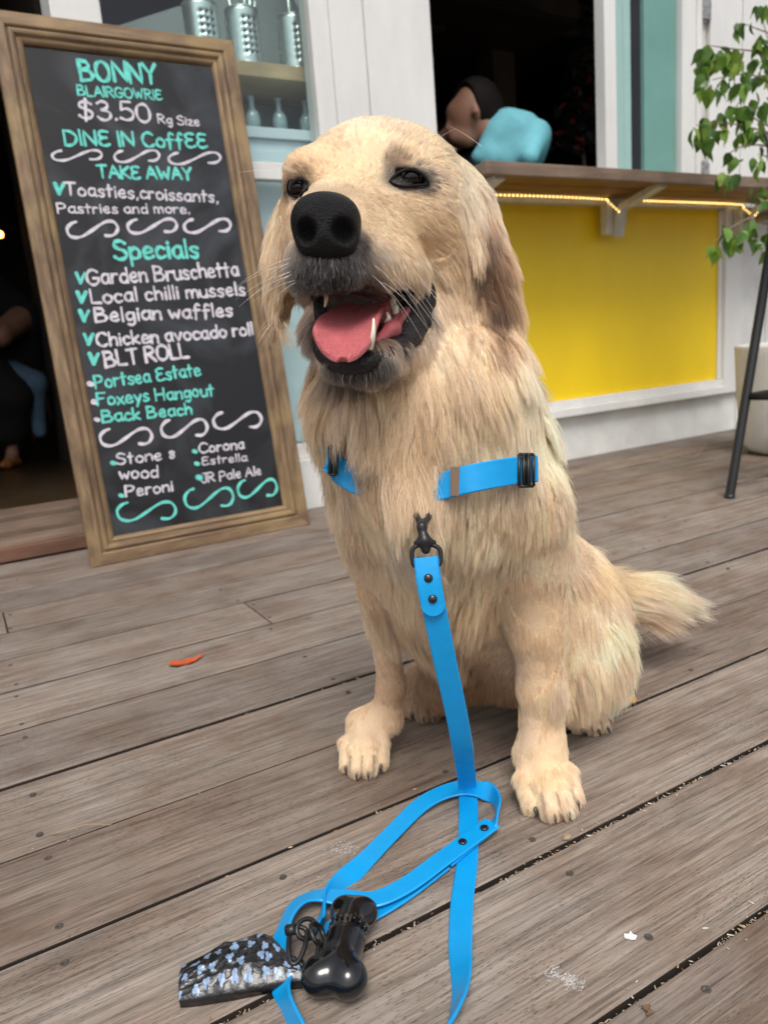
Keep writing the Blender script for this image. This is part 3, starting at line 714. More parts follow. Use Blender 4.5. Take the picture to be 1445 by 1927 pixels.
# moulding profile: (distance from the outer edge, height of the face)
prof = [(0, -.020), (0, .0), (.002, .002), (.028, .002), (.031, .000), (.0325, -.0035), (.035, -.0035), (.0365, .0005), (.040, .002), (.0455, .0008), (.049, -.003), (.051, -.0065), (.0535, -.0065), (.056, -.0045), (.060, -.006), (.064, -.010), (FW, -.014), (FW, -.020)]
fm0, fm1 = frame_wood(0), frame_wood(1)
def member(name, side, mat):
    V = []; n = len(prof)
    for end in (0, 1):
        for d, w in prof:
            if side == 'b': u, v = (d if end == 0 else BW - d), d
            elif side == 't': u, v = (d if end == 0 else BW - d), BH - d
            elif side == 'l': u, v = d, (d if end == 0 else BH - d)
            else: u, v = BW - d, (d if end == 0 else BH - d)
            if end == 0 and side in 'bt': u += .0004
            if end == 1 and side in 'bt': u -= .0004
            V.append(BP(u, v, w))
    F = [(i, i + 1, i + 1 + n, i + n) for i in range(n - 1)] + [(n - 1, 0, n, 2 * n - 1), tuple(range(n)), tuple(range(2 * n - 1, n - 1, -1))]
    o = mesh_obj(name, V, F, mat, cbd); bm = bmesh.new(); bm.from_mesh(o.data); bmesh.ops.recalc_face_normals(bm, faces=bm.faces[:]); bm.to_mesh(o.data); bm.free(); return o
member("frame_rail", 'b', fm0); member("frame_rail", 't', fm0); member("frame_stile", 'l', fm1); member("frame_stile", 'r', fm1)
m_, n_, l_, b_n = nodes("dusty_blackboard"); tc_ = n_.new("ShaderNodeTexCoord")
t_ = n_.new("ShaderNodeTexNoise"); t_.inputs["Scale"].default_value = 4; t_.inputs["Detail"].default_value = 7; t_.inputs["Distortion"].default_value = 1.5; l_.new(tc_.outputs["Object"], t_.inputs[0])
r_ = n_.new("ShaderNodeValToRGB"); r_.color_ramp.elements[0].position = .42; r_.color_ramp.elements[0].color = (.009, .0095, .011, 1); r_.color_ramp.elements[1].position = .75; r_.color_ramp.elements[1].color = (.055, .060, .070, 1)
l_.new(t_.outputs[0], r_.inputs[0]); l_.new(r_.outputs[0], b_n.inputs["Base Color"]); b_n.inputs["Roughness"].default_value = .42; b_n.inputs["Specular IOR Level"].default_value = .4
V = [BP(FW - .004, FW - .004, -.013), BP(BW - FW + .004, FW - .004, -.013), BP(BW - FW + .004, BH - FW - .004, -.013), BP(FW - .004, BH - FW - .004, -.013)]
V += [v - wb * .006 for v in V]
mesh_obj("writing_panel", V, [(0, 1, 2, 3), (7, 6, 5, 4), (0, 4, 5, 1), (1, 5, 6, 2), (2, 6, 7, 3), (3, 7, 4, 0)], m_, cbd)
# ---- hand lettering: stroke glyphs, x y in cap-height units; ';' separates strokes
G = {
'A': (.72, "0,0 .36,1 .72,0;.12,.36 .6,.38"), 'B': (.66, "0,0 .02,.5 .02,1;.02,1 .4,.97 .52,.78 .42,.6 .06,.52;.06,.52 .5,.5 .66,.27 .5,.05 0,.0"),
'C': (.66, "~.64,.84 .45,.99 .2,.93 .03,.62 .04,.3 .2,.05 .42,.0 .64,.14"), 'D': (.68, "0,0 .03,1;.0,.98 ~;~.03,1 .35,.95 .62,.72 .66,.45 .5,.14 .25,.02 0,0"),
'E': (.58, "~.55,.95 .3,1 .08,.92 .06,.7 .22,.56 .42,.55;~.3,.56 .08,.46 .0,.25 .1,.05 .32,.0 .56,.1"), 'F': (.55, "0,0 .03,1;.03,1 .55,1;.02,.54 .44,.56"),
'G': (.72, "~.64,.85 .46,.99 .2,.92 .03,.6 .05,.25 .25,.02 .5,.05 .66,.24 .66,.42;.4,.44 .72,.44"), 'H': (.66, "0,0 0,1;.64,0 .66,1;.0,.5 .65,.52"),
'I': (.08, ".04,0 .04,1"), 'J': (.5, "~.45,1 .45,.25 .34,.02 .14,.02 .02,.2;.2,1 .62,1"), 'K': (.6, "0,0 0,1;.56,.95 .06,.5 .6,.0"),
'L': (.5, "0,1 0,.02 .5,0"), 'N': (.66, "0,0 .02,1 .62,.02 .66,1"), 'O': (.74, "~.4,1 .15,.9 .02,.6 .05,.22 .28,0 .56,.08 .72,.42 .66,.8 .42,1"),
'P': (.58, "0,0 .02,1;~.02,1 .36,.98 .56,.8 .5,.58 .3,.48 .02,.46"), 'R': (.62, "0,0 .02,1;~.02,1 .36,.98 .54,.8 .46,.6 .05,.5;.2,.5 .62,0"),
'S': (.58, "~.54,.86 .36,.99 .12,.94 .04,.75 .2,.57 .44,.46 .56,.25 .42,.04 .18,.0 .0,.13"), 'T': (.64, "0,.98 .64,1;.33,1 .31,0"), 'W': (.9, "0,1 .24,0 .45,.66 .66,0 .9,1"),
'Y': (.64, "0,1 .32,.5 .64,1;.32,.5 .28,0"), '$': (.6, "~.54,.82 .36,.93 .1,.87 .06,.7 .22,.56 .44,.46 .54,.27 .4,.08 .16,.06 .0,.18;.34,1.08 .22,-.08"),
'3': (.56, "~.06,.88 .26,1 .48,.9 .46,.68 .22,.54;~.22,.54 .52,.44 .56,.2 .38,.01 .14,.02 .0,.16"), '5': (.56, ".5,1 .12,1 .08,.56;~.08,.56 .34,.62 .56,.42 .5,.12 .26,.0 .0,.1"),
'0': (.62, "~.34,1 .1,.86 .0,.5 .1,.12 .34,0 .56,.2 .6,.6 .5,.9 .34,1"), '.': (.1, ".03,.0 .06,.05"), ',': (.12, ".08,.06 .03,-.12"), '&': (.5, "~.40,.56 .24,.66 .10,.52 .22,.36 .38,.20 .26,.0 .08,.10 .16,.28 .42,.52"),
'a': (.48, "~.42,.56 .22,.62 .03,.42 .06,.12 .24,.0 .42,.2;.44,.62 .43,.1 .5,.0"), 'b': (.48, "0,1 .0,.02;~.0,.4 .22,.6 .44,.42 .4,.1 .18,.0 .0,.12"), 'c': (.42, "~.4,.52 .22,.62 .03,.42 .05,.12 .22,.0 .42,.1"),
'd': (.48, "~.42,.5 .22,.6 .03,.4 .06,.1 .26,.0 .42,.16;.46,1 .45,.0"), 'e': (.46, "~.04,.3 .38,.36 .36,.56 .2,.62 .03,.4 .06,.1 .24,.0 .44,.1"), 'f': (.42, "~.42,.9 .28,1.0 .16,.85 .16,.4 .12,-.15;.0,.52 .38,.54"),
'g': (.48, "~.42,.52 .22,.62 .03,.42 .08,.14 .24,.08 .42,.26;~.44,.6 .44,-.1 .3,-.3 .08,-.24"), 'h': (.44, "0,1 .0,0;~.0,.36 .2,.6 .38,.52 .42,.3 .42,.0"), 'i': (.08, ".04,.58 .04,.0;.04,.82 .05,.86"),
'k': (.44, "0,1 0,0;.4,.6 .04,.28 .44,.0"), 'l': (.08, ".04,1 .04,.0"), 'm': (.7, "0,.6 0,0;~.0,.36 .16,.6 .32,.5 .34,.0;~.34,.36 .5,.6 .66,.5 .7,.0"), 'n': (.44, "0,.6 0,0;~.0,.36 .2,.6 .38,.52 .42,.3 .42,.0"),
'o': (.48, "~.24,.62 .04,.46 .04,.14 .22,.0 .42,.12 .46,.42 .24,.62"), 'p': (.46, "0,.6 .0,-.34;~.0,.4 .22,.62 .44,.44 .4,.14 .18,.04 .0,.14"), 'r': (.34, "0,.6 0,0;~.0,.34 .14,.58 .34,.56"),
's': (.38, "~.36,.54 .2,.62 .05,.5 .14,.34 .32,.24 .34,.08 .18,.0 .0,.08"), 't': (.36, ".16,.95 .15,.0;.0,.62 .36,.64"), 'u': (.44, "~.0,.6 .02,.18 .16,.0 .34,.08 .42,.3;.43,.6 .43,.0"),
'v': (.44, "0,.6 .22,0 .44,.6"), 'w': (.62, "0,.6 .16,.0 .31,.46 .46,.0 .62,.6"), 'x': (.42, "0,.6 .42,0;.42,.6 .0,.0"), 'y': (.44, "0,.6 .22,.1;.44,.6 .1,-.34"), 'z': (.42, "0,.6 .4,.6 .0,.0 .42,.02"),
}
def parse(s):
    out = []
    for st_ in s.split(';'):
        sm_ = st_.startswith('~'); st_ = st_.lstrip('~')
        pts = [tuple(float(q) for q in t.split(',')) for t in st_.split() if ',' in t]
        if len(pts) >= 2: out.append((sm_, pts))
    return out
chalkT = plain("teal_chalk_marker", (.13, .60, .52), .75, noise=.28, nscale=90)
chalkW = plain("white_chalk_marker", (.60, .57, .62), .75, noise=.25, nscale=90)
def ribbon(mb, pts, w, z=.0):
    """flat marker stroke with rounded ends standing a hair proud of the panel"""
    p = np.array(pts); L = len(p)
    t = np.gradient(p, axis=0); t /= (np.linalg.norm(t, axis=1, keepdims=True) + 1e-9)
    nn = np.stack([-t[:, 1], t[:, 0]], 1); V = []; F = []
    ww = w * (1 + .22 * np.sin(np.arange(L) * .55 + rng.uniform(0, 6))) * .5
    a = p + nn * ww[:, None]; b = p - nn * ww[:, None]
    for q in range(L): V += [BP(*a[q], -.0122 + z), BP(*b[q], -.0122 + z)]
    for q in range(L - 1): F.append((2 * q, 2 * q + 1, 2 * q + 3, 2 * q + 2))
    for (c, d, r0) in ((p[0], -t[0], ww[0]), (p[-1], t[-1], ww[-1])):
        n0 = len(V); V.append(BP(*c, -.0121 + z)); m0 = np.array([-d[1], d[0]])
        for g in np.linspace(-math.pi / 2, math.pi / 2, 7): V.append(BP(*(c + r0 * (math.cos(g) * d + math.sin(g) * m0)), -.0121 + z))
        for k in range(6): F.append((n0, n0 + 1 + k, n0 + 2 + k))
    mb.add(V, F)
zc_ = [0]
def write(text, p0, p1, cap, sw, mat, name="lettering"):
    a = np.array(b_uv(*p0)); b = np.array(b_uv(*p1)); capm = .91 * np.linalg.norm(np.array(b_uv(p0[0], p0[1] - cap)) - a)
    sp_ = .16; tot = 0
    for ch in text: tot += (.34 if ch == ' ' else G[ch][0] + sp_)
    tot -= sp_; d = (b - a); L = np.linalg.norm(d); d /= L; up = np.array([-d[1], d[0]]); sx = L / tot; x = 0
    swm = .82 * sw / FPX * depth(BP(*a)) * rng.uniform(.92, 1.05); mb = MB()
    for ch in text:
        if ch == ' ': x += .34; continue
        w, s = G[ch]; jy = rng.normal(0, .02); js = rng.normal(0, .03)
        for sm_, pts in parse(s):
            q = [a + d * (x + px * (1 + js)) * sx + up * (py + jy) * capm + d * (py * .02 * capm) for px, py in pts]
            if len(q) > 2 and sm_: q = catmull(q, 6)
            else:
                qq = []
                for i in range(len(q) - 1): qq += [q[i] + (q[i + 1] - q[i]) * t for t in np.linspace(0, 1, 5)[:-1]]
                qq.append(q[-1]); q = qq
            zc_[0] = (zc_[0] + 1) % 12; ribbon(mb, q, swm, zc_[0] * .00003)
        x += w + sp_
    mb.build(name, mat, cbd)
def swirl(x0, y0, x1, y1, mat, sw=6.5):
    S = [(.17, .93), (.08, .82), (.0, .52), (.04, .14), (.16, .0), (.30, .08), (.48, .42), (.64, .76), (.78, .97), (.92, .95), (1.0, .62), (.97, .30), (.88, .12), (.76, .12)]
    a = np.array(b_uv(x0, y1)); b = np.array(b_uv(x1, y1)); c = np.array(b_uv(x0, y0)); q = catmull([a + (b - a) * s + (c - a) * t for s, t in S], 5)
    mb = MB(); ribbon(mb, q, .84 * sw / FPX * depth(BP(*a))); mb.build("flourish", mat, cbd)
def tick(x, y, mat=None, s=11):
    mb = MB(); dd = depth(BP(*b_uv(x, y)))
    ribbon(mb, [np.array(b_uv(x - s * .7, y - s)), np.array(b_uv(x - s * .3, y - s * .1)), np.array(b_uv(x, y + s * .7))], 7 / FPX * dd)
    ribbon(mb, [np.array(b_uv(x, y + s * .7)), np.array(b_uv(x + s * .4, y - s * .3)), np.array(b_uv(x + s * .75, y - s))], 6 / FPX * dd, .00004); mb.build("tick_mark", mat or chalkT, cbd)
def dot(x, y, mat, s=5.5):
    mb = MB(); dd = depth(BP(*b_uv(x, y))); ribbon(mb, [np.array(b_uv(x - 2, y)), np.array(b_uv(x + 2, y + 1))], s * 1.7 / FPX * dd); mb.build("bullet_dot", mat, cbd)
T_, W_ = chalkT, chalkW
write("BONNY", (154, 151), (297, 158), 40, 8.2, T_); write("BLAIRGOWRIE", (148, 179), (306, 188), 20, 4.2, T_)
write("$3.50", (152, 224), (286, 230), 38, 6.0, W_); write("Rg Size", (299, 232), (376, 237), 18, 3.4, W_)
write("DINE IN CoffEE", (124, 273), (391, 278), 30, 6.6, T_)
for b4 in ((99, 282, 192, 302), (216, 282, 300, 305), (318, 286, 415, 309)): swirl(*b4, W_, 5.2)
write("TAKE AWAY", (186, 334), (362, 338), 25, 6.2, T_)
tick(112, 357); write("Toasties,croissants,", (124, 366), (411, 381), 25, 4.8, W_); write("Pastries and more,", (110, 401), (358, 401), 20, 4.0, W_)
for b4 in ((127, 415, 222, 447), (241, 411, 333, 439), (347, 411, 434, 438)): swirl(*b4, W_)
write("Specials", (218, 488), (374, 484), 38, 7.4, T_)
tick(152, 525); write("Garden Bruschetta", (166, 536), (450, 519), 31, 6.0, W_)
tick(154, 561); write("Local chilli mussels", (174, 571), (462, 555), 28, 5.6, W_)
tick(159, 596); write("Belgian waffles", (181, 606), (438, 594), 28, 5.6, W_)
tick(167, 640); write("Chicken avocado roll", (184, 652), (477, 630), 27, 5.6, W_)
tick(177, 677); write("BLT ROLL", (200, 691), (355, 672), 31, 6.4, W_)
dot(171, 722, W_); write("Portsea Estate", (181, 731), (378, 706), 26, 5.4, T_)
dot(179, 756, W_); write("Foxeys Hangout", (185, 764), (403, 744), 25, 5.0, T_)
dot(183, 789, W_); write("Back Beach", (194, 795), (362, 779), 24, 5.2, T_)
for b4 in ((189, 805, 286, 839), (304, 788, 390, 823), (402, 774, 492, 807)): swirl(*b4, W_)
dot(214, 871, T_); write("Stone &", (221, 874), (332, 862), 22, 4.4, W_); write("wood", (226, 901), (298, 897), 24, 4.4, W_)
dot(229, 932, T_); write("Peroni", (238, 935), (326, 923), 22, 4.4, W_)
dot(367, 849, T_); write("Corona", (376, 853), (460, 843), 20, 4.2, W_)
dot(371, 872, T_); write("Estrella", (381, 875), (465, 867), 16, 3.2, W_)
dot(375, 898, T_); write("JR Pale Ale", (380, 909), (492, 893), 19, 3.2, W_)
for b4 in ((221, 943, 331, 980), (348, 917, 439, 956), (448, 901, 521, 936)): swirl(*b4, T_, 6)

# ================================================================== STOOL, PLANTER, FICUS
b1 = onz(1372, 937, 0.0); t1 = P(1445, 492, 1.975)
dirv = (t1 - b1); up1 = b1 + dirv * (.70 / t1[2])
hor = np.array([up1[0] - b1[0], up1[1] - b1[1], 0]); hor = hor / np.linalg.norm(hor)
camr = np.array([RV[0], RV[1], 0]); camr /= np.linalg.norm(camr)
ctr = b1 + camr * .235; ctr[2] = 0
stl = empty("bar_stool", tuple(ctr)); tag(stl, "black metal bar stool with splayed round legs at the right edge", "bar stool")
axv = [camr, np.array([-camr[1], camr[0], 0])]
tops = []
for i, (sx, sy) in enumerate(((-1, 0), (0, -1), (1, 0), (0, 1))):
    bq = ctr + axv[0] * sx * .235 + axv[1] * sy * .235
    tq = ctr + axv[0] * sx * (.235 - (np.linalg.norm(up1[:2] - b1[:2]))) + axv[1] * sy * (.235 - np.linalg.norm(up1[:2] - b1[:2])); tq = np.array([tq[0], tq[1], .70])
    if i == 0: tq = up1
    tops.append((bq, tq)); m = MB(); m.tube([bq + np.array([0, 0, .004]), tq], .0125, 14); lg = m.build("leg", M['black'], stl, True); auto_smooth(lg)
    m = MB(); m.lathe([(0, 0), (.0135, 0), (.014, .003), (.0135, .010), (0, .010)], bq, 14); m.build("foot_cap", M['black'], lg, True)
zr = .262
rp = [bq + (tq - bq) * (zr / .70) for bq, tq in tops]
for i in range(4):
    m = MB(); m.tube([rp[i], rp[(i + 1) % 4]], .0095, 10); m.build("rung", M['black'], stl, True)
m = MB(); m.lathe([(0, .70), (.15, .70), (.165, .706), (.168, .715), (.16, .726), (.0, .730)], ctr, 32); m.build("seat", plank_wood("dark_seat_timber", (.05, .03, .02), (.08, .05, .03), (.11, .07, .045), .4), stl, True)
# planter
pc = onz(1432, 861, 0.0) + camr * .155 + np.array([0.04, .07, 0]); pc[2] = 0
pl_ = MB(); pl_.lathe([(0, .001), (.120, .001), (.150, .010), (.168, .035), (.178, .08), (.190, .20), (.197, .34), (.199, .368), (.197, .376), (.189, .376), (.186, .368), (.183, .34), (0, .335)], pc, 56)
tag(pl_.build("planter", plain("chalky_white_planter", (.66, .65, .61), .65, noise=.10, nscale=10, bump=.2, bscale=70), None, True, loc=tuple(pc)), "large round white planter pot behind the bar stool's leg", "planter")
m = MB(); m.lathe([(0, .350), (.06, .356), (.12, .348), (.184, .345)], pc, 40); tag(m.build("potting_soil", plain("potting_soil", (.03, .02, .014), .95, noise=.5, nscale=60, bump=1, bscale=90), None, True), kind='stuff', label="dark soil filling the white planter")
# ficus
fic = empty("ficus_tree", tuple(pc + np.array([0, 0, .34]))); tag(fic, "leafy green weeping fig tree reaching in from the right edge out of the white planter", "tree")
M['bark'] = plain("pale_fig_bark", (.24, .18, .13), .8, noise=.3, nscale=50, bump=.5, bscale=90)
trunk = catmull([pc + np.array([0, 0, .34]), P(1512, 520, 2.55), P(1500, 330, 2.45), P(1478, 200, 2.40), P(1470, 60, 2.36), P(1478, -120, 2.35)], 8)
m = MB(); m.tube(trunk, list(np.linspace(.013, .005, len(trunk))), 10); m.build("trunk", M['bark'], fic, True)
m = MB(); m.tube([P(1462, 330, 2.38), P(1430, 228, 2.32), P(1405, 150, 2.30)][:2], .006, 8); m.build("support_stake", M['black'], fic, True)
clusters = [(1438, 18, 8), (1398, 48, 5), (1425, 80, 10), (1330, 94, 7), (1352, 108, 7), (1385, 108, 8), (1328, 130, 7), (1350, 120, 5), (1366, 152, 8), (1392, 165, 7), (1334, 172, 9), (1436, 122, 7), (1432, 148, 6),
            (1410, 195, 6), (1436, 200, 5), (1372, 214, 7), (1396, 222, 7), (1306, 244, 3), (1328, 240, 7), (1352, 246, 8), (1330, 270, 4), (1402, 245, 8), (1388, 262, 5), (1374, 298, 3), (1432, 252, 7), (1424, 298, 5), (1418, 312, 4),
            (1364, 325, 4), (1376, 345, 4), (1432, 362, 5), (1440, 385, 4), (1342, 468, 4), (1364, 446, 5), (1384, 452, 6), (1412, 432, 6), (1428, 448, 4), (1440, 472, 4)]
twigs = [[(1470, 70), (1440, 60), (1400, 45)], [(1475, 130), (1430, 100), (1380, 92), (1330, 85)], [(1478, 185), (1440, 150), (1395, 140), (1340, 150)], [(1486, 250), (1440, 235), (1400, 212), (1370, 210)],
         [(1486, 262), (1430, 245), (1370, 232), (1310, 236)], [(1492, 300), (1440, 275), (1400, 275), (1372, 290), (1368, 320)], [(1496, 340), (1450, 300), (1425, 290)], [(1500, 400), (1460, 375), (1435, 352)],
         [(1505, 470), (1470, 440), (1420, 410), (1370, 432), (1345, 455)], [(1505, 500), (1465, 470), (1440, 460)], [(1474, 110), (1450, 90), (1430, 20)]]
for tw in twigs:
    pts = catmull([P(x, y, 2.42 - .0012 * (1500 - x)) for x, y in tw], 6); m = MB(); m.tube(pts, list(np.linspace(.0034, .0012, len(pts))), 6); m.build("branch", M['bark'], fic, True)
# leaf: pointed oval folded along its midrib
def leaf_mesh(seed):
    r = np.random.default_rng(seed); L = .050; W = .0165; V = []; F = []; n = 7
    for i in range(n):
        t = i / (n - 1); w = W * math.sin(math.pi * min(1, t * 1.04) ** .8) * (1 - .25 * t) + .0002; droop = -.010 * t * t * (1 + r.uniform(-.3, .6))
        for s_ in (-1, 0, 1): V.append((s_ * w, t * L, droop + abs(s_) * w * .35))
    for i in range(n - 1):
        for k in range(2): F.append((i * 3 + k, i * 3 + k + 1, i * 3 + k + 4, i * 3 + k + 3))
    return V, F
def leaf_mat():
    m, n, l, b = nodes("fig_leaf"); oi = n.new("ShaderNodeObjectInfo"); r = n.new("ShaderNodeValToRGB"); e = r.color_ramp.elements; e.new(.5); e.new(.85)
    for q, p_, c_ in zip(e, (0, .4, .8, 1.0), ((.045, .10, .016), (.09, .19, .025), (.17, .31, .04), (.30, .40, .07))): q.position = p_; q.color = (*c_, 1)
    l.new(oi.outputs["Random"], r.inputs[0]); l.new(r.outputs[0], b.inputs["Base Color"]); b.inputs["Roughness"].default_value = .33
    tr = n.new("ShaderNodeBsdfTranslucent"); l.new(r.outputs[0], tr.inputs[0]); mx = n.new("ShaderNodeMixShader"); mx.inputs[0].default_value = .3
    l.new(b.outputs[0], mx.inputs[1]); l.new(tr.outputs[0], mx.inputs[2]); l.new(mx.outputs[0], n["Material Output"].inputs[0]); return m
lm = leaf_mat(); protos = []
for s_ in range(3):
    V, F = leaf_mesh(s_); me = bpy.data.meshes.new("leaf"); me.from_pydata(V, [], F); me.update(); me.polygons.foreach_set("use_smooth", [True] * len(F)); me.materials.append(lm); protos.append(me)
nleaf = 0
for cx_, cy_, nn_ in clusters:
    cd_ = 2.42 - .0012 * (1500 - cx_)
    for k in range(nn_):
        if nleaf >= 296: break
        p = P(cx_ + rng.normal(0, 10), cy_ - 6 + rng.normal(0, 8), cd_ + rng.normal(0, .03))
        o = bpy.data.objects.new("leaf", protos[nleaf % 3]); COL.objects.link(o); o.parent = fic; o.location = Vector(p) - fic.location
        dvec = Vector((rng.normal(0, .55) - .15, rng.normal(0, .55) - .1, -1.0 + rng.normal(0, .35))); q = dvec.to_track_quat('Y', 'Z'); q = q @ Matrix.Rotation(rng.uniform(-1.3, 1.3), 4, 'Y').to_quaternion()
        o.rotation_mode = 'QUATERNION'; o.rotation_quaternion = q; s_ = rng.uniform(.75, 1.2); o.scale = (s_ * rng.uniform(.9, 1.25), s_, s_); nleaf += 1

# ================================================================== PEOPLE INSIDE
M['skin'] = plain("skin", (.30, .155, .10), .55, noise=.06, nscale=30)
M['hair'] = plain("dark_hair", (.008, .006, .005), .75, spec=.15, bump=.6, bscale=120, stretch=(1, 1, .2))
M['tee'] = plain("turquoise_cotton", (.15, .46, .54), .8, noise=.16, nscale=9, bump=1.0, bscale=14)
M['blackcloth'] = plain("black_cloth", (.006, .006, .007), .9, bump=.3, bscale=30)
M['denim'] = plain("blue_denim", (.10, .17, .25), .85, noise=.2, nscale=70)
M['shoe'] = plain("tan_leather_shoe", (.36, .14, .035), .5)
def part_sdf(name, prims, mat, par, h=.007, sub=()):
    V, F = sdf_mesh(prims, sub, h); return mesh_obj(name, V, F, mat, par, True)
Dp = 2.98
def Q(x, y, d=Dp): return P(x, y, d)
u_ = Dp / FPX
pa = empty("person", tuple(Q(955, 330))); tag(pa, "person with dark hair in a turquoise t-shirt bending over behind the timber counter", "person")
# head looks down to the left
skin_pr = [el(Q(893, 208), (42 * u_, 40 * u_, 46 * u_), .03), el(Q(871, 226), (26 * u_, 28 * u_, 34 * u_), .03), sp(Q(858, 212), 19 * u_, .02), rc(Q(851, 222), Q(842, 241), 5 * u_, 5.5 * u_, .02),
           rc(Q(856, 258), Q(880, 262), 13 * u_, 17 * u_, .03), sp(Q(849, 253), 5 * u_, .012), sp(Q(853, 262), 5 * u_, .01), rc(Q(900, 235), Q(935, 262), 25 * u_, 30 * u_, .03), el(Q(896, 210, Dp - .075), (8 * u_, 6 * u_, 13 * u_), .008),
           rc(Q(935, 262), Q(975, 290), 26 * u_, 30 * u_, .03), rc(Q(996, 262, Dp - .02), Q(988, 330, Dp - .06), 15 * u_, 13 * u_, .02), rc(Q(990, 330, Dp - .06), Q(930, 350, Dp - .12), 13 * u_, 10 * u_, .02),
           rc(Q(960, 300, Dp + .06), Q(980, 420, Dp + .26), 40 * u_, 44 * u_, .04)]
hand = []
hb = Q(925, 350, Dp - .12)
for i in range(4): hand.append(rc(hb, hb + np.array([-.055, -.012 + .011 * i, -.012]), .008, .0065, .004))
hand.append(rc(hb, hb + np.array([-.02, -.035, -.006]), .009, .007, .004))
part_sdf("body", skin_pr + hand, M['skin'], pa, .006)
part_sdf("hair", [el(Q(896, 204, Dp + .002), (50 * u_, 46 * u_, 54 * u_), .02), rc(Q(926, 215, Dp + .01), Q(940, 252, Dp + .01), 26 * u_, 16 * u_, .02), rc(Q(918, 214, Dp - .02), Q(938, 240, Dp - .02), 22 * u_, 16 * u_, .02), rc(Q(880, 176, Dp - .04), Q(853, 186, Dp - .03), 18 * u_, 11 * u_, .02)], M['hair'], pa, .006, [el(Q(860, 262, Dp - .03), (40 * u_, 52 * u_, 110 * u_), .01)])
part_sdf("ear", [el(Q(893, 212, Dp - .088), (5 * u_, 10 * u_, 6 * u_), .01)], M['skin'], pa, .003)
part_sdf("t_shirt", [rc(Q(950, 246), Q(975, 262), 34 * u_, 44 * u_, .03), rc(Q(900, 296, Dp - .03), Q(950, 244, Dp - .02), 14 * u_, 28 * u_, .03), rc(Q(1012, 250, Dp - .05), Q(996, 296, Dp - .09), 21 * u_, 17 * u_, .008), rc(Q(925, 284, Dp - .02), Q(960, 258), 16 * u_, 46 * u_, .03), rc(Q(985, 254, Dp - .02), Q(1004, 262, Dp - .03), 36 * u_, 30 * u_, .025), rc(Q(1004, 262, Dp - .03), Q(994, 290, Dp - .05), 26 * u_, 21 * u_, .02),
                     rc(Q(962, 285, Dp + .06), Q(980, 430, Dp + .28), 48 * u_, 56 * u_, .04), rc(Q(925, 300, Dp - .02), Q(970, 300), 26 * u_, 42 * u_, .03), rc(Q(938, 258), Q(985, 285), 36 * u_, 42 * u_, .03)], M['tee'], pa, .006)
part_sdf("trousers", [rc(Q(985, 440, Dp + .3), Q(1000, 620, Dp + .3), 52 * u_, 40 * u_, .04), rc(Q(1000, 620, Dp + .3), Q(1000, 830, Dp + .3), 34 * u_, 24 * u_, .04)], M['blackcloth'], pa, .012)
# second person: face low beside the first
pb = empty("person", tuple(Q(840, 330, 2.72))); tag(pb, "partly hidden person with head low beside the turquoise t-shirt, dark top", "person")
D2 = 3.12; u2 = D2 / FPX
part_sdf("body", [el(Q(846, 272, D2), (26 * u2, 26 * u2, 31 * u2), .02), sp(Q(836, 285, D2), 14 * u2, .02), rc(Q(834, 268, D2 - .03), Q(829, 277, D2 - .03), 4 * u2, 5 * u2, .01), rc(Q(862, 290, D2), Q(880, 330, D2), 20 * u2, 26 * u2, .03)], M['skin'], pb)
part_sdf("hair", [el(Q(858, 255, D2 + .01), (30 * u2, 30 * u2, 24 * u2), .02), el(Q(872, 272, D2 + .01), (18 * u2, 22 * u2, 28 * u2), .02)], M['hair'], pb)
part_sdf("dark_top", [rc(Q(880, 335, D2), Q(900, 470, D2), 50 * u2, 70 * u2, .04), rc(Q(900, 470, D2), Q(900, 700, D2), 60 * u2, 50 * u2, .04)], M['blackcloth'], pb, .012)
# seated person in the doorway at the far left
ft = onz(22, 879, .035); DL = depth(ft); uL = DL / FPX
def S(x, y, d=0.0): return P(x, y, DL + d)
pe = empty("person", tuple(ft)); tag(pe, "seated person in dark clothes with blue jeans and a tan shoe inside the left doorway", "person")
sk = [rc(S(-60, 500, .1), S(-60, 540, .1), 26 * uL, 26 * uL, .03), el(S(-62, 455, .08), (42 * uL, 44 * uL, 50 * uL), .03), rc(S(-68, 470, -.05), S(-72, 484, -.06), 7 * uL, 8 * uL, .02), rc(S(40, 600, -.05), S(0, 630, -.2), 24 * uL, 20 * uL, .03), rc(S(0, 630, -.2), S(-50, 640, -.24), 19 * uL, 13 * uL, .03),
      rc(S(22, 810, .0), S(24, 850, .0), 12 * uL, 11 * uL, .02), rc(S(24, 858, 0), S(14, 872, -.05), 11 * uL, 8 * uL, .02), rc(S(-60, 540, .1), S(-55, 700, .1), 60 * uL, 55 * uL, .05)]
for i in range(4): sk.append(rc(S(-50, 640, -.24), S(-78, 632 + 6 * i, -.25), 5 * uL, 4 * uL, .006))
sk.append(rc(S(-46, 640, -.24), S(-60, 618, -.26), 5.5 * uL, 4 * uL, .006))
part_sdf("body", sk, M['skin'], pe, .008)
part_sdf("hair", [el(S(-60, 440, .1), (48 * uL, 48 * uL, 45 * uL), .02)], M['hair'], pe, .01)
part_sdf("dark_top", [rc(S(-60, 555, .1), S(-50, 690, .1), 66 * uL, 62 * uL, .05), rc(S(0, 565, .08), S(48, 600, .0), 32 * uL, 34 * uL, .04), rc(S(-10, 575, .1), S(20, 690, .08), 52 * uL, 45 * uL, .05), rc(S(48, 600, 0), S(62, 680, .12), 26 * uL, 20 * uL, .05)], M['blackcloth'], pe, .009)
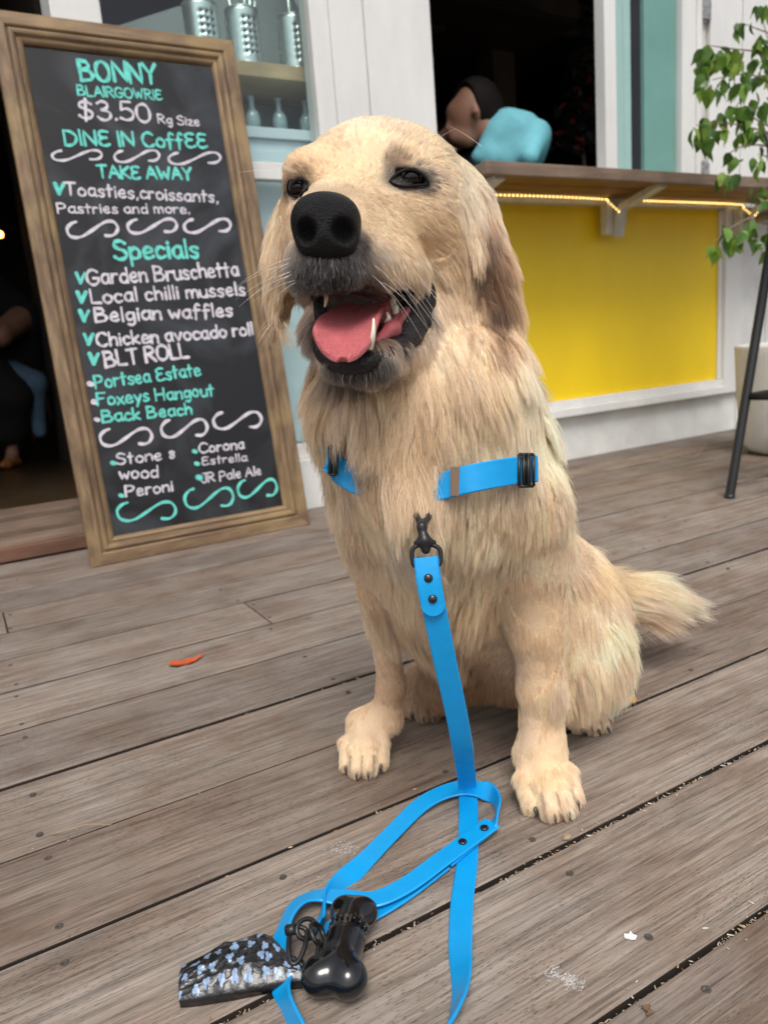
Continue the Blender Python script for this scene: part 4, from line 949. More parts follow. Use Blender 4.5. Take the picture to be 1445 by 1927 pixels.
part_sdf("jeans", [rc(S(10, 705, .02), S(66, 720, -.06), 34 * uL, 22 * uL, .03), rc(S(66, 722, -.06), S(74, 800, 0.02), 20 * uL, 12 * uL, .03), rc(S(74, 800, .02), S(76, 812, 0.02), 12 * uL, 12 * uL, .02)], M['denim'], pe, .007)
part_sdf("dark_skirt", [rc(S(-30, 700, -.05), S(24, 745, -.12), 48 * uL, 32 * uL, .04), rc(S(24, 745, -.12), S(30, 812, -.03), 32 * uL, 22 * uL, .04), rc(S(-10, 730, -.1), S(0, 810, -.05), 40 * uL, 30 * uL, .04)], M['blackcloth'], pe, .008)
part_sdf("shoe", [rc(S(30, 868, .03), S(14, 873, -.06), 11 * uL, 8 * uL, .02), rc(S(14, 874, -.06), S(6, 875, -.09), 8 * uL, 6 * uL, .02)], M['shoe'], pe, .004)
M['chairwood'] = plank_wood("bentwood", (.22, .09, .03), (.32, .15, .05), (.42, .21, .08), .35, 2)
chb = S(40, 850, .3); chb[2] = .033
chr_ = empty("bentwood_chair", tuple(chb)); tag(chr_, "curved brown bentwood chair under the seated person in the left doorway", "chair")
for pts, nm in (([S(34, 560, .2), S(30, 640, .2), S(30, 700, .2)], "back_post"), ([S(82, 640, .3), S(80, 690, .3), S(84, 740, .3), S(96, 790, .3)], "leg"), ([S(-20, 760, .3), S(-24, 860, .3)], "leg"), ([S(60, 740, .5), S(64, 830, .5)], "leg")):
    m = MB(); cc = catmull(pts, 5); m.tube(cc, .011, 8)
    m.build(nm, M['chairwood'], chr_, True)
sc_ = S(25, 735, .3); m = MB(); m.lathe([(0, 0), (.19, 0), (.2, .01), (.19, .025), (0, .02)], sc_, 28); m.build("seat", M['chairwood'], chr_, True)
# dark garland with a few red leaves hanging inside the open window
gar = empty("garland", tuple(P(1100, -40, 3.6))); tag(gar, "dark hanging garland with faint red leaves inside by the window frame", "garland")
m = MB(); gp = catmull([P(1112, -60, 3.6), P(1108, 60, 3.6), P(1090, 150, 3.6), P(1100, 330, 3.6)], 8); m.tube(gp, .01, 6); m.build("stem", M['bark'], gar)
for nm, col, cnt in (("dark_foliage", (.006, .007, .005), 620), ("red_foliage", (.22, .018, .008), 70)):
    V = []; F = []
    for i in range(cnt):
        t = rng.random(); w = (8 + 40 * t * t) if nm[0] == 'd' else (14 + 30 * t)
        y = -50 + 340 * t if nm[0] == 'd' else 90 + 190 * t
        c = P(1108 - 25 * t + rng.normal(0, w * .6), y, 3.6 + rng.normal(0, .05)); a = rng.normal(0, 1, 3); a /= np.linalg.norm(a); b_ = np.cross(a, rng.normal(0, 1, 3)); b_ /= np.linalg.norm(b_); s_ = .032; n = len(V)
        V += [c - a * s_, c + b_ * s_ * .4, c + a * s_, c - b_ * s_ * .4]; F.append((n, n + 1, n + 2, n + 3))
    mesh_obj(nm, V, F, plain(nm, col, .7), gar)

# ================================================================== THE DOG
def K(px, d): return px * d / FPX         # metres covered by px photo pixels at depth d
def R_(x, y, d, rpx, k=.02): return sp(P(x, y, d), K(rpx, d), k)
def C_(a, b, k=.02): return rc(P(*a[:3]), P(*b[:3]), K(a[3], a[2]), K(b[3], b[2]), k)
AX = np.array([RV, DV, FV])               # camera-side axes used to orient ellipsoids
def E_(x, y, d, rx, ry, rz, k=.02, rot=0.0):
    c, s = math.cos(rot), math.sin(rot); ax = np.array([RV * c + DV * s, -RV * s + DV * c, FV]); return el(P(x, y, d), (K(rx, d), K(ry, d), rz), k, ax)
dog_add = [
    # torso
    E_(842, 905, .735, 184, 180, .118, .03), C_((838, 930, .76, 160), (990, 1150, .90, 146), .04), E_(1010, 1160, .915, 128, 150, .12, .04),
    C_((810, 1060, .75, 110), (890, 1180, .92, 105), .04), C_((700, 950, .735, 72), (706, 1035, .785, 52), .03), C_((990, 950, .70, 78), (1000, 1045, .728, 62), .03),
    # neck and ruff
    C_((735, 560, .70, 140), (800, 800, .735, 172), .05), E_(690, 760, .675, 92, 110, .06, .04), E_(850, 740, .665, 106, 120, .06, .04), E_(912, 760, .72, 72, 120, .08, .04),
    # skull
    E_(704, 380, .655, 150, 132, .078, .02), E_(798, 430, .665, 96, 120, .07, .03), E_(600, 455, .645, 66, 100, .055, .03), E_(850, 500, .69, 75, 130, .06, .03),
    E_(770, 292, .622, 46, 26, .018, .02), E_(578, 318, .606, 36, 26, .016, .02),
    # muzzle: bridge, flews
    C_((672, 372, .600, 62), (628, 400, .548, 56), .02), C_((690, 440, .595, 86), (636, 448, .556, 66), .025), C_((650, 478, .545, 52), (728, 500, .580, 58), .02), C_((612, 486, .535, 46), (578, 500, .555, 42), .02),
    C_((700, 500, .560, 38), (762, 512, .600, 36), .015), E_(618, 508, .536, 50, 32, .016, .015), C_((590, 505, .545, 28), (583, 538, .560, 20), .015),
    # cheek fold behind the mouth corner
    C_((838, 470, .640, 46), (826, 590, .655, 34), .02), C_((826, 590, .655, 34), (760, 680, .630, 26), .02),
    # lower jaw and chin
    C_((800, 610, .650, 40), (690, 672, .570, 40), .02), C_((640, 680, .562, 26), (700, 678, .565, 34), .015), C_((600, 600, .640, 24), (640, 672, .575, 22), .02),
    # front legs
    C_((1000, 1040, .728, 64), (1010, 1180, .750, 50), .02), C_((1010, 1180, .750, 47), (1017, 1290, .764, 40), .012), C_((1017, 1290, .764, 38), (1018, 1400, .776, 38), .012),
    C_((706, 1030, .79, 54), (722, 1180, .838, 29), .02), C_((722, 1180, .838, 27), (736, 1290, .864, 24), .012), C_((736, 1290, .864, 24), (724, 1350, .876, 28), .012),
    # haunches
    C_((1075, 1150, .87, 88), (1085, 1230, .85, 78), .04), C_((1085, 1230, .85, 74), (1055, 1300, .83, 44), .03), C_((880, 1170, .93, 90), (835, 1290, .90, 44), .03), 
    # tail
    C_((1120, 1120, .98, 40), (1200, 1118, 1.01, 26), .02), C_((1200, 1118, 1.01, 24), (1262, 1128, 1.03, 12), .02),
    # ears
    C_((842, 345, .672, 20), (868, 400, .668, 24), .03), E_(893, 462, .668, 28, 76, .013, .025, -.30), E_(928, 552, .668, 39, 92, .011, .02, -.12), E_(534, 515, .655, 22, 82, .011, .02, .10), E_(546, 450, .655, 22, 60, .012, .02, .2), C_((832, 395, .685, 42), (856, 560, .69, 44), .045),
]
# feet: toes set on the deck
def paw(cx, cy, yaw, s, toes_col=None, k=.006):
    """front foot: four toes spread along the facing direction, sole on the deck"""
    c = onz(cx, cy, .0); f = np.array([math.cos(yaw), math.sin(yaw), 0]); r = np.array([f[1], -f[0], 0]); z = np.array([0, 0, 1.0]); out = []
    c = c + f * .012
    out.append(rc(c - f * .026 * s + z * .034 * s, c + f * .000 * s + z * .024 * s, .0190 * s, .0190 * s, .014))
    for a, l, w, rr in ((-1.5, -.007, 0, .0112), (-.5, .006, 0, .0128), (.5, .006, 0, .0128), (1.5, -.007, 0, .0112)):
        p0 = c + r * a * .0100 * s + f * (-.014) * s + z * .026 * s; p1 = c + r * a * .0128 * s + f * (l + .002) * s + z * .0255 * s; p2 = c + r * a * .0136 * s + f * (l + .019) * s + z * .0115 * s
        out.append(rc(p0, p1, rr * s * .95, rr * s, .005)); out.append(rc(p1, p2, rr * s * .98, rr * s * .80, .0015))
    return c, f, r, out
FACE = math.atan2(-(FV[1]), -(FV[0])) + .14
pawL = paw(1024, 1497, FACE - .02, 1.04); pawR = paw(690, 1428, FACE - .22, .94); hpL = paw(800, 1330, FACE - .1, .98); hpR = paw(1088, 1356, FACE + .25, .95)
for q in (pawL, pawR, hpL, hpR): dog_add += q[3]
z_ = np.array([0, 0, 1.0])
dog_add += [rc(P(1018, 1400, .776), pawL[0] - pawL[1] * .030 + z_ * .038, K(37, .776), .0200, .016), rc(P(724, 1350, .876), pawR[0] - pawR[1] * .028 + z_ * .036, K(27, .876), .0172, .016),
            rc(P(850, 1290, .93), hpL[0] - hpL[1] * .03 + z_ * .028, .030, .022, .02), rc(P(1080, 1290, .86), hpR[0] - hpR[1] * .02 + z_ * .028, .032, .022, .02)]
dog_sub = [E_(668, 594, .556, 84, 46, .048, .008, -.08), E_(745, 588, .590, 56, 40, .040, .008, -.35), E_(606, 580, .560, 26, 34, .03, .008),
           # eye openings
           E_(770, 334, .585, 33, 14, .017, .002, .12), E_(563, 354, .5965, 14, 15, .014, .002, -.3)]
dog = empty("dog", tuple(onz(860, 1400, 0))); tag(dog, "cream golden retriever sitting on the deck, mouth open and tongue out, in a blue harness", "dog")
VD, FD = sdf_mesh(dog_add, dog_sub, .0023)
keep = VD[:, 2] > -.02; VD[:, 2] = np.maximum(VD[:, 2], .0012)
def campx(X):
    v = X - CAM; f = v @ FV; return np.stack([CX + FPX * (v @ RV) / f, CY + FPX * (v @ DV) / f, f], 1)
def blobs(X, base, items):
    c = np.tile(np.log(np.array(base, float)), (len(X), 1))
    q0 = campx(X)
    for x, y, d, rx, ry, rz, col, w in items:
        p = (q0 - np.array([x, y, d])) / np.array([rx, ry, rz * 1.8]); m = np.exp(-np.sum(p * p, 1) ** 1.5) * w
        c = c * (1 - m[:, None]) + np.log(np.array(col)) * m[:, None]
    return np.exp(c)
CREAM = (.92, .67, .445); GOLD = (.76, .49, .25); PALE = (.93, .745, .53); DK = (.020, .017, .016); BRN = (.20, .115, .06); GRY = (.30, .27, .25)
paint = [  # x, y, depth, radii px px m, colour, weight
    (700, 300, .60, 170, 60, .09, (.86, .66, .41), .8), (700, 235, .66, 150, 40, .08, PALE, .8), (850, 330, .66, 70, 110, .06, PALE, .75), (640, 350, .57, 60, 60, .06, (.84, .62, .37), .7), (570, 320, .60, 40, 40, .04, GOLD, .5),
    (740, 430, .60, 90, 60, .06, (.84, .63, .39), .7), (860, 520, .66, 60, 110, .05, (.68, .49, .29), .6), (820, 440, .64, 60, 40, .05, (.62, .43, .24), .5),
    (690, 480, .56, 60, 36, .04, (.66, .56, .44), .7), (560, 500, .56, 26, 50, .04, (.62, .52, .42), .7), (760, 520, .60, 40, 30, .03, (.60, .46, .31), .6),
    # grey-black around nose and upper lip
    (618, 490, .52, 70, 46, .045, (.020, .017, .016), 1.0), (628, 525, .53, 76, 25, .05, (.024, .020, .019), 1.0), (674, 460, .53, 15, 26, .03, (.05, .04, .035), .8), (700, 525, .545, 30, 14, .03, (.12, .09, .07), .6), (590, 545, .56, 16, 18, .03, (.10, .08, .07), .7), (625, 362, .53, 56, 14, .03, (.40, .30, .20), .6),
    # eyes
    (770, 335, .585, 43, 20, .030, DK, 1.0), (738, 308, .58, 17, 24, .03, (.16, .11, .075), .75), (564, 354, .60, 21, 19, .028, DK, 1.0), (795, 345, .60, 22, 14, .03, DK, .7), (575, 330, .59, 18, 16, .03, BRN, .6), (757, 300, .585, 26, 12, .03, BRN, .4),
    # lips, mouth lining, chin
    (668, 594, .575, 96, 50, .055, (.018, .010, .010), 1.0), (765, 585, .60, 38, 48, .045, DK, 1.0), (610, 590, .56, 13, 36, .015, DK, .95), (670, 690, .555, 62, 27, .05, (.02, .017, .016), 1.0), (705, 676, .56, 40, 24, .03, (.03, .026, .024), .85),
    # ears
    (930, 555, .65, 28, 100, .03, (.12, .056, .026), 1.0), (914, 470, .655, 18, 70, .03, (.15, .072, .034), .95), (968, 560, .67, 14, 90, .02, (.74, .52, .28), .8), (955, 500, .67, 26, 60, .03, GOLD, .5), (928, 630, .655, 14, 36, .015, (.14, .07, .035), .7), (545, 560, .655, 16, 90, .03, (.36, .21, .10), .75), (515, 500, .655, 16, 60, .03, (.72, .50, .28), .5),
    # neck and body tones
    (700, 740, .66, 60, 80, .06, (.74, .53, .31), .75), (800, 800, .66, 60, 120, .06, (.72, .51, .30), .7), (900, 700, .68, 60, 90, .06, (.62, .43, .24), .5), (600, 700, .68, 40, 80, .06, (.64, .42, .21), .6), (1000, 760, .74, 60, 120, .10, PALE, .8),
    (780, 1000, .66, 60, 60, .05, (.72, .58, .42), .6), (930, 960, .64, 90, 50, .05, (.78, .60, .38), .6), (740, 1000, .68, 40, 60, .05, (.80, .68, .52), .6), (850, 1150, .80, 120, 90, .10, (.56, .38, .21), .8), (850, 1290, .90, 130, 80, .08, (.26, .14, .07), .8),  # browns between the legs are mostly shadow painted into the coat
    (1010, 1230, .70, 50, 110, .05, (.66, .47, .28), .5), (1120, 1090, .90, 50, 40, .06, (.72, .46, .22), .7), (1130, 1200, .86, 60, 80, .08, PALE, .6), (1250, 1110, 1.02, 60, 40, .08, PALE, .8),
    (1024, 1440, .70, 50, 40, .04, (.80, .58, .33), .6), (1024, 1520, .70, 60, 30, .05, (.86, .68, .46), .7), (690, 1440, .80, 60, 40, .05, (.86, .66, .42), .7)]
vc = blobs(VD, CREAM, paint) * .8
# dark seams between the toes
for q, s in ((pawL, 1.04), (pawR, .94), (hpL, .98), (hpR, .95)):
    c, f, r, _ = q; rel = VD - c; a = rel @ r / s; b_ = rel @ f / s; zz = rel[:, 2] / s
    for g0 in (-.0136, 0.0, .0136):
        m = np.exp(-((a - g0) / .0016) ** 2) * (b_ > -.004) * (b_ < .05) * (zz < .026) * (np.abs(a) < .04); vc = vc * (1 - .75 * m[:, None]) + np.array((.14, .07, .045)) * .75 * m[:, None]
body = mesh_obj("body", VD, FD, None, dog, True); set_col(body, vc); body.data.materials.append(attr_mat("dog_skin", .75, .25, bump=.5, bscale=500))

M['claw'] = plain("dark_claw", (.05, .035, .028), .35)
for q, s in ((pawL, 1.04), (pawR, .94), (hpL, .98), (hpR, .95)):
    c, f, r, _ = q
    for a, l in ((-1.5, -.006), (-.5, .007), (.5, .007), (1.5, -.006)):
        p0 = c + r * a * .0138 * s + f * (l + .024) * s + z_ * .0120 * s; m = MB()
        m.tube([p0, p0 + f * .0055 - z_ * .0025, p0 + f * .0088 - z_ * .0075], [.0026, .0020, .0007], 8); m.build("claw", M['claw'], dog, True)
# ---- facial parts
M['nose'] = plain("wet_black_nose", (.005, .0045, .005), .45, spec=.24, bump=.9, bscale=900)
nose_add = [E_(612, 412, .524, 58, 44, .025, .012), E_(582, 426, .520, 28, 33, .019, .012), E_(646, 423, .520, 29, 35, .019, .012), E_(613, 458, .520, 40, 20, .017, .014), C_((590, 460, .518, 18), (642, 460, .518, 20), .012), C_((614, 468, .518, 16), (617, 512, .5245, 9), .01)]
nose_sub = [E_(573, 430, .4985, 21, 22, .016, .004, -.2), E_(648, 430, .4985, 25, 22, .016, .004, .25), C_((552, 450, .502, 6), (570, 446, .500, 10), .004), C_((678, 446, .503, 6), (656, 444, .500, 10), .004), C_((611, 446, .4965, 3), (613, 495, .505, 3.5), .004)]
Vn, Fn = sdf_mesh(nose_add, nose_sub, .0009); mesh_obj("nose", Vn, Fn, M['nose'], dog, True)
m_, n_, l_, b_n = nodes("dark_brown_eye"); 
b_n.inputs["Base Color"].default_value = (.006, .003, .002, 1); b_n.inputs["Roughness"].default_value = .05; b_n.inputs["Specular IOR Level"].default_value = .42
M['eye'] = m_
for x, y, d, r in ((769, 337, .5966, 33), (563, 354, .6055, 24)):
    m = MB(); c = P(x, y, d); rr = K(r, d); ax_ = (CAM - c) / np.linalg.norm(CAM - c)
    m.lathe([(rr * math.sin(a), rr * math.cos(a)) for a in np.linspace(0.0001, math.pi, 20)][::-1], c, 28, ax_); e = m.build("eye", M['eye'], dog, True)
    pass
# eyelids: dark rims
M['lid'] = plain("black_eyelid_skin", (.010, .008, .008), .65, spec=.15)
def onskin(x, y, lift=0.0):
    ds = np.linspace(.50, .70, 260); v = sdf(np.array([P(x, y, q) for q in ds]), dog_add, []); return P(x, y, ds[int(np.argmax(v < lift))])
for pts, rr_ in (([(733, 341), (740, 333), (752, 324), (770, 319), (788, 324), (801, 335), (808, 347)], 2.4), ([(733, 341), (745, 348), (760, 351), (778, 350), (794, 348), (808, 347)], 1.8), ([(546, 366), (549, 352), (558, 340), (570, 338), (580, 344)], 2.2), ([(546, 366), (556, 371), (568, 366), (578, 356), (580, 344)], 1.6)):
    cc = catmull([onskin(x, y, .0012) for x, y in pts], 6); m = MB(); n0 = len(cc); m.tube(cc, [K(1.0 + rr_ * math.sin(math.pi * (.08 + .84 * i / (n0 - 1))), .59) for i in range(n0)], 8); m.build("eyelid", M['lid'], dog, True)
# tongue
M['tongue'] = plain("wet_pink_tongue", (.60, .14, .15), .33, spec=.6, noise=.12, nscale=220, bump=1.0, bscale=1100)
cl_ = catmull([np.array(q) for q in ((690, 572, .612, 36), (672, 590, .585, 46), (656, 610, .558, 55), (648, 630, .5415, 57))], 6)
cl_ += [np.array((648 - 3 * q, 630 + 42 * q, .5415 - .010 * q ** .8, 57 * math.sqrt(1 - q * q))) for q in (.1, .22, .34, .46, .57, .67, .76, .84, .90, .945, .975, .992)]
nU = 25; V = []; F = []
for i, (x, y, d_, w) in enumerate(cl_):
    for k in range(nU):
        u = -1 + 2 * k / (nU - 1); V.append(P(x + u * w, y - 17 * u * u * min(1, (w / 57) ** 2), d_ - .0035 * u * u + .0018 * math.exp(-(u / .12) ** 2) * min(1, w / 57)))
for i in range(len(cl_) - 1):
    for k in range(nU - 1): F.append((i * nU + k, (i + 1) * nU + k, (i + 1) * nU + k + 1, i * nU + k + 1))
to = mesh_obj("tongue", V, F, M['tongue'], dog, True); sm2 = to.modifiers.new("thick", 'SOLIDIFY'); sm2.thickness = .0045; sm2.offset = 1.0 if False else -1.0; ss = to.modifiers.new("soft", 'SUBSURF'); ss.levels = ss.render_levels = 1
M['gum'] = plain("dark_pink_gum", (.28, .06, .065), .3, spec=.6, bump=.4, bscale=300)
Vg, Fg = sdf_mesh([C_((695, 652, .552, 10), (738, 620, .578, 12), .01), C_((738, 620, .578, 11), (764, 585, .600, 9), .01), C_((725, 572, .597, 16), (716, 600, .590, 14), .01)], [], .0014); mesh_obj("gum", Vg, Fg, M['gum'], dog, True)
M['tooth'] = plain("ivory_tooth", (.74, .68, .52), .2, spec=.5, coat=.4)
def tooth(pts, rad, nm="tooth"):
    cc = catmull([P(*p) for p in pts], 6); n0 = len(cc); m = MB(); m.tube(cc, [K(rad, pts[0][2]) * (1 - .72 * (i / (n0 - 1)) ** 1.6) for i in range(n0)], 10); m.build(nm, M['tooth'], dog, True)
tooth([(696, 656, .540), (702, 630, .534), (703, 599, .534)], 6.5); tooth([(612, 545, .553), (614, 560, .551), (611, 578, .552)], 5.5)
tooth([(729, 608, .582), (731, 598, .580), (728, 588, .581)], 6.5); tooth([(744, 590, .592), (745, 580, .590), (742, 573, .591)], 7); tooth([(738, 566, .594), (740, 576, .592), (739, 584, .592)], 7)
for i in range(5): tooth([(662 + i * 6, 664 - i * 1.5, .549), (662 + i * 6, 657 - i * 1.5, .548), (662 + i * 6, 652 - i * 1.5, .549)], 3.0)
# lower lip: dark ruffled band from under the tongue to the mouth corner
M['lip'] = plain("wet_black_lip", (.008, .0065, .007), .34, spec=.38, bump=1.0, bscale=420)
lip = []
lp = catmull([(598, 652, .566), (612, 670, .560), (640, 684, .553), (672, 686, .550), (704, 676, .552), (730, 662, .566), (752, 652, .584), (776, 632, .604), (792, 606, .618), (800, 574, .626), (797, 548, .626), (786, 534, .62)], 5)
for i, (a, b_) in enumerate(zip(lp[:-1], lp[1:])):
    r0 = 11 + 4.5 * math.sin(i * 1.15) * (i > 18) + (2.5 if i > 24 else 0) - (4 if i < 5 else 0); lip.append(C_((*a, r0), (*b_, r0), .006))
for i in range(60):
    q = lp[24 + int(rng.integers(0, len(lp) - 25))]; lip.append(R_(q[0] + rng.normal(-6, 7), q[1] + rng.normal(0, 6), q[2] - rng.uniform(.002, .007), rng.uniform(2.5, 6), .002))
for x, y in ((598, 652), (604, 660), (597, 660)): lip.append(R_(x, y, .556, 5, .003))
# inner dark skin of the cheek
lip += [C_((770, 548, .615, 22), (772, 610, .612, 22), .01), C_((742, 640, .592, 13), (772, 600, .606, 16), .008), C_((602, 560, .572, 14), (604, 620, .572, 10), .008)]
Vl, Fl = sdf_mesh(lip, [], .0014); mesh_obj("lower_lip", Vl, Fl, M['lip'], dog, True)
Vr, Fr = sdf_mesh([C_((612, 533, .536, 9), (640, 545, .541, 9), .01), C_((640, 545, .541, 9), (690, 540, .556, 8), .01), C_((690, 540, .556, 8), (760, 536, .600, 8), .01), C_((612, 533, .536, 8), (594, 556, .556, 8), .01)], [], .0014); mesh_obj("upper_lip", Vr, Fr, M['lip'], dog, True)

# ---- fur
# guides: x, y, depth, direction (right, down, away), length m, lift, waviness
GU = [
    (612, 355, .545, (0, -1, .6), .006, .25, 0), (650, 345, .565, (.15, -1, .7), .007, .25, 0), (668, 300, .60, (.05, -1, .7), .010, .25, 0), (600, 300, .61, (-.35, -1, .7), .009, .25, 0), (690, 245, .65, (.05, -.7, 1), .012, .25, 0), (780, 250, .66, (.6, -.4, 1), .015, .25, 0),
    (765, 300, .61, (.45, -1, .6), .010, .35, 0), (735, 315, .60, (.1, -1, .4), .008, .3, 0), (850, 320, .66, (.8, .5, .8), .014, .15, 0), (800, 360, .62, (1, .15, .5), .009, .2, 0), (740, 370, .60, (1, -.1, .6), .007, .2, 0), (700, 400, .58, (1, .05, .6), .007, .22, 0),
    (680, 440, .555, (1, .35, .5), .007, .25, 0), (760, 430, .61, (1, .25, .5), .010, .2, 0), (820, 440, .64, (.9, .5, .4), .014, .2, 0), (840, 520, .655, (.45, 1, .2), .020, .2, 0), (870, 420, .66, (.3, 1, .1), .026, .15, .2), (870, 350, .68, (.3, 1, .3), .018, .1, .1),
    (700, 480, .555, (.8, .8, .2), .009, .35, .1), (750, 510, .59, (.6, 1, .1), .011, .35, .1), (650, 500, .535, (.25, 1, -.1), .011, .45, .1), (612, 505, .525, (0, 1, -.1), .011, .5, .1), (580, 500, .54, (-.4, 1, .1), .011, .45, .1), (640, 530, .54, (.1, 1, -.1), .012, .45, .1), (585, 540, .56, (-.2, 1, 0), .010, .4, 0),
    (566, 400, .59, (-.6, .1, .8), .007, .2, 0), (550, 450, .60, (-.5, .6, .6), .009, .25, 0), (545, 540, .62, (-.2, 1, .3), .014, .3, .1), (570, 330, .60, (-.5, -.8, .5), .008, .3, 0), (540, 370, .63, (-.6, .2, .8), .012, .25, 0), (560, 600, .66, (-.3, 1, .1), .035, .3, .3),
    (650, 700, .55, (0, 1, .1), .011, .45, .1), (700, 705, .56, (.1, 1, .2), .012, .4, .1), (760, 680, .61, (.2, 1, .2), .018, .3, .1), (820, 620, .645, (.2, 1, .2), .024, .2, .1), (690, 735, .61, (0, 1, .1), .030, .3, .2),
    # ears
    (885, 410, .66, (.3, 1, 0), .028, .12, .2), (900, 480, .66, (.12, 1, -.1), .026, .12, .25), (890, 560, .66, (.1, 1, 0), .028, .15, .3), (940, 470, .665, (.40, 1, 0), .028, .2, .2), (960, 540, .67, (.45, 1, 0), .036, .3, .25), (955, 600, .665, (.0, 1, 0), .038, .2, .25), (925, 640, .66, (-.08, 1, 0), .038, .1, .2),
    (530, 440, .65, (-.45, 1, 0), .035, .25, .25), (515, 510, .65, (-.22, 1, 0), .034, .25, .35), (530, 590, .65, (.05, 1, 0), .034, .15, .35), (545, 660, .66, (-.12, 1, 0), .036, .25, .4),
    # neck and ruff
    (600, 720, .67, (-.30, 1, 0), .045, .22, .45), (580, 760, .69, (-.22, 1, 0), .048, .22, .45), (680, 760, .62, (-.12, 1, -.05), .060, .30, .9), (700, 840, .62, (.12, 1, -.1), .070, .5, .9), (770, 850, .62, (.03, 1, -.1), .075, .5, .9), (840, 850, .62, (-.2, 1, -.1), .038, .25, .6), (900, 860, .62, (-.1, 1, 0), .026, .2, .4), (750, 790, .62, (.0, 1, -.05), .062, .3, .9), (820, 740, .61, (.1, 1, 0), .055, .2, .8), (880, 700, .64, (.15, 1, 0), .050, .2, .7), (850, 800, .62, (-.1, 1, 0), .042, .22, .6), (940, 780, .66, (.12, 1, .1), .040, .15, .3),
    (990, 700, .72, (.30, 1, .3), .036, .2, .3), (1020, 800, .75, (.22, 1, .3), .034, .15, .3), (1040, 900, .77, (.18, 1, .3), .030, .13, .3),
    (640, 815, .66, (-.15, 1, 0), .022, .12, .2), (660, 870, .66, (-.1, 1, 0), .014, .1, .1),
    # chest
    (650, 900, .66, (-.15, 1, 0), .034, .2, .3), (620, 960, .70, (-.05, 1, .1), .030, .2, .3), (700, 930, .64, (.15, 1, -.05), .050, .2, .4), (785, 918, .61, (.0, 1, -.15), .062, .6, .7), (800, 950, .62, (-.1, 1, -.1), .040, .5, .5), (760, 1010, .65, (.35, 1, 0), .045, .22, .5), (900, 930, .61, (-.15, 1, -.05), .030, .18, .2), (970, 950, .63, (.10, 1, 0), .026, .18, .2), (1020, 990, .66, (.25, 1, .1), .028, .18, .2), (880, 1020, .64, (-.2, 1, .1), .034, .25, .3), (960, 1040, .65, (.0, 1, .1), .024, .2, .2), (1020, 1060, .67, (.1, 1, 0), .018, .15, .1), (700, 1060, .76, (-.1, 1, 0), .016, .2, .2),
    (690, 1040, .71, (.1, 1, 0), .032, .25, .4), (800, 1120, .70, (.0, 1, .1), .046, .25, .5), (880, 1130, .72, (-.2, 1, .1), .055, .25, .5), (900, 1220, .85, (-.25, 1, 0), .060, .3, .5), (820, 1220, .80, (-.05, 1, 0), .055, .3, .5), (760, 1180, .78, (.15, 1, .1), .050, .35, .4),
    # legs
    (1000, 1110, .70, (.15, 1, 0), .013, .15, .1), (1000, 1250, .72, (.05, 1, 0), .012, .2, 0), (1010, 1380, .74, (0, 1, 0), .011, .25, 0), (1065, 1150, .75, (.25, 1, .2), .020, .2, .2), (1065, 1270, .77, (.35, 1, .2), .016, .2, .3), (950, 1250, .75, (-.3, 1, .1), .009, .25, .1), (1024, 1470, .74, (0, 1, -.4), .011, .32, 0), (985, 1500, .73, (-.4, 1, -.3), .011, .35, 0), (1070, 1500, .73, (.4, 1, -.3), .011, .35, 0),
    (690, 1100, .79, (-.05, 1, 0), .009, .2, .1), (715, 1230, .83, (.05, 1, 0), .010, .2, 0), (725, 1310, .85, (-.1, 1, 0), .010, .22, 0), (695, 1400, .85, (-.2, 1, -.3), .010, .3, 0), (750, 1250, .86, (.3, 1, .1), .012, .2, .2), (755, 1380, .87, (.3, 1, 0), .010, .3, 0),
    # haunches and tail
    (1100, 1070, .85, (.3, .8, .4), .030, .2, .2), (1140, 1080, .88, (.8, .6, .3), .034, .2, .2), (1120, 1160, .82, (.1, 1, 0), .038, .2, .3), (1150, 1170, .85, (.3, 1, .1), .040, .25, .3), (1160, 1250, .86, (.3, 1, 0), .040, .25, .3), (1110, 1280, .80, (.05, 1, 0), .042, .3, .3), (1060, 1290, .80, (.1, 1, 0), .025, .3, .1),
    (1160, 1120, .98, (1, .1, .2), .060, .3, .2), (1210, 1118, 1.0, (1, .12, .1), .085, .25, .2), (1255, 1128, 1.02, (1, .1, .1), .070, .25, .2), (1200, 1150, 1.0, (1, .55, .0), .070, .45, .3),
    (1090, 1350, .86, (0, 1, -.2), .009, .3, 0), (800, 1330, .91, (0, 1, -.2), .012, .3, 0), (1000, 1150, 1.0, (.4, 1, .6), .035, .2, .2), (900, 900, .88, (.2, 1, .6), .035, .2, .2)]
_ds = np.linspace(-.05, .07, 90); _v = sdf(np.array([P(g[0], g[1], g[2] + q) for g in GU for q in _ds]), dog_add, []).reshape(len(GU), 90)
GP = np.array([P(g[0], g[1], g[2] + (_ds[int(np.argmax(v < 0))] if (v < 0).any() and v[0] > 0 else 0)) for g, v in zip(GU, _v)]); GD = np.array([np.array(g[3]) @ AX for g in GU]); GD /= np.linalg.norm(GD, axis=1, keepdims=True)
GL = np.array([[g[4], g[5], g[6]] for g in GU])
def guide(X):
    D = np.zeros_like(X); Lq = np.zeros((len(X), 3))
    for s in range(0, len(X), 40000):
        x = X[s:s + 40000]; d2 = ((x[:, None, :] - GP[None]) ** 2).sum(2); w = 1 / (d2 + 6e-5) ** 2.2; w /= w.sum(1, keepdims=True)
        D[s:s + 40000] = w @ GD; Lq[s:s + 40000] = np.stack([np.exp(w @ np.log(GL[:, 0])), w @ GL[:, 1], w @ GL[:, 2]], 1)
    return D / (np.linalg.norm(D, axis=1, keepdims=True) + 1e-9), Lq
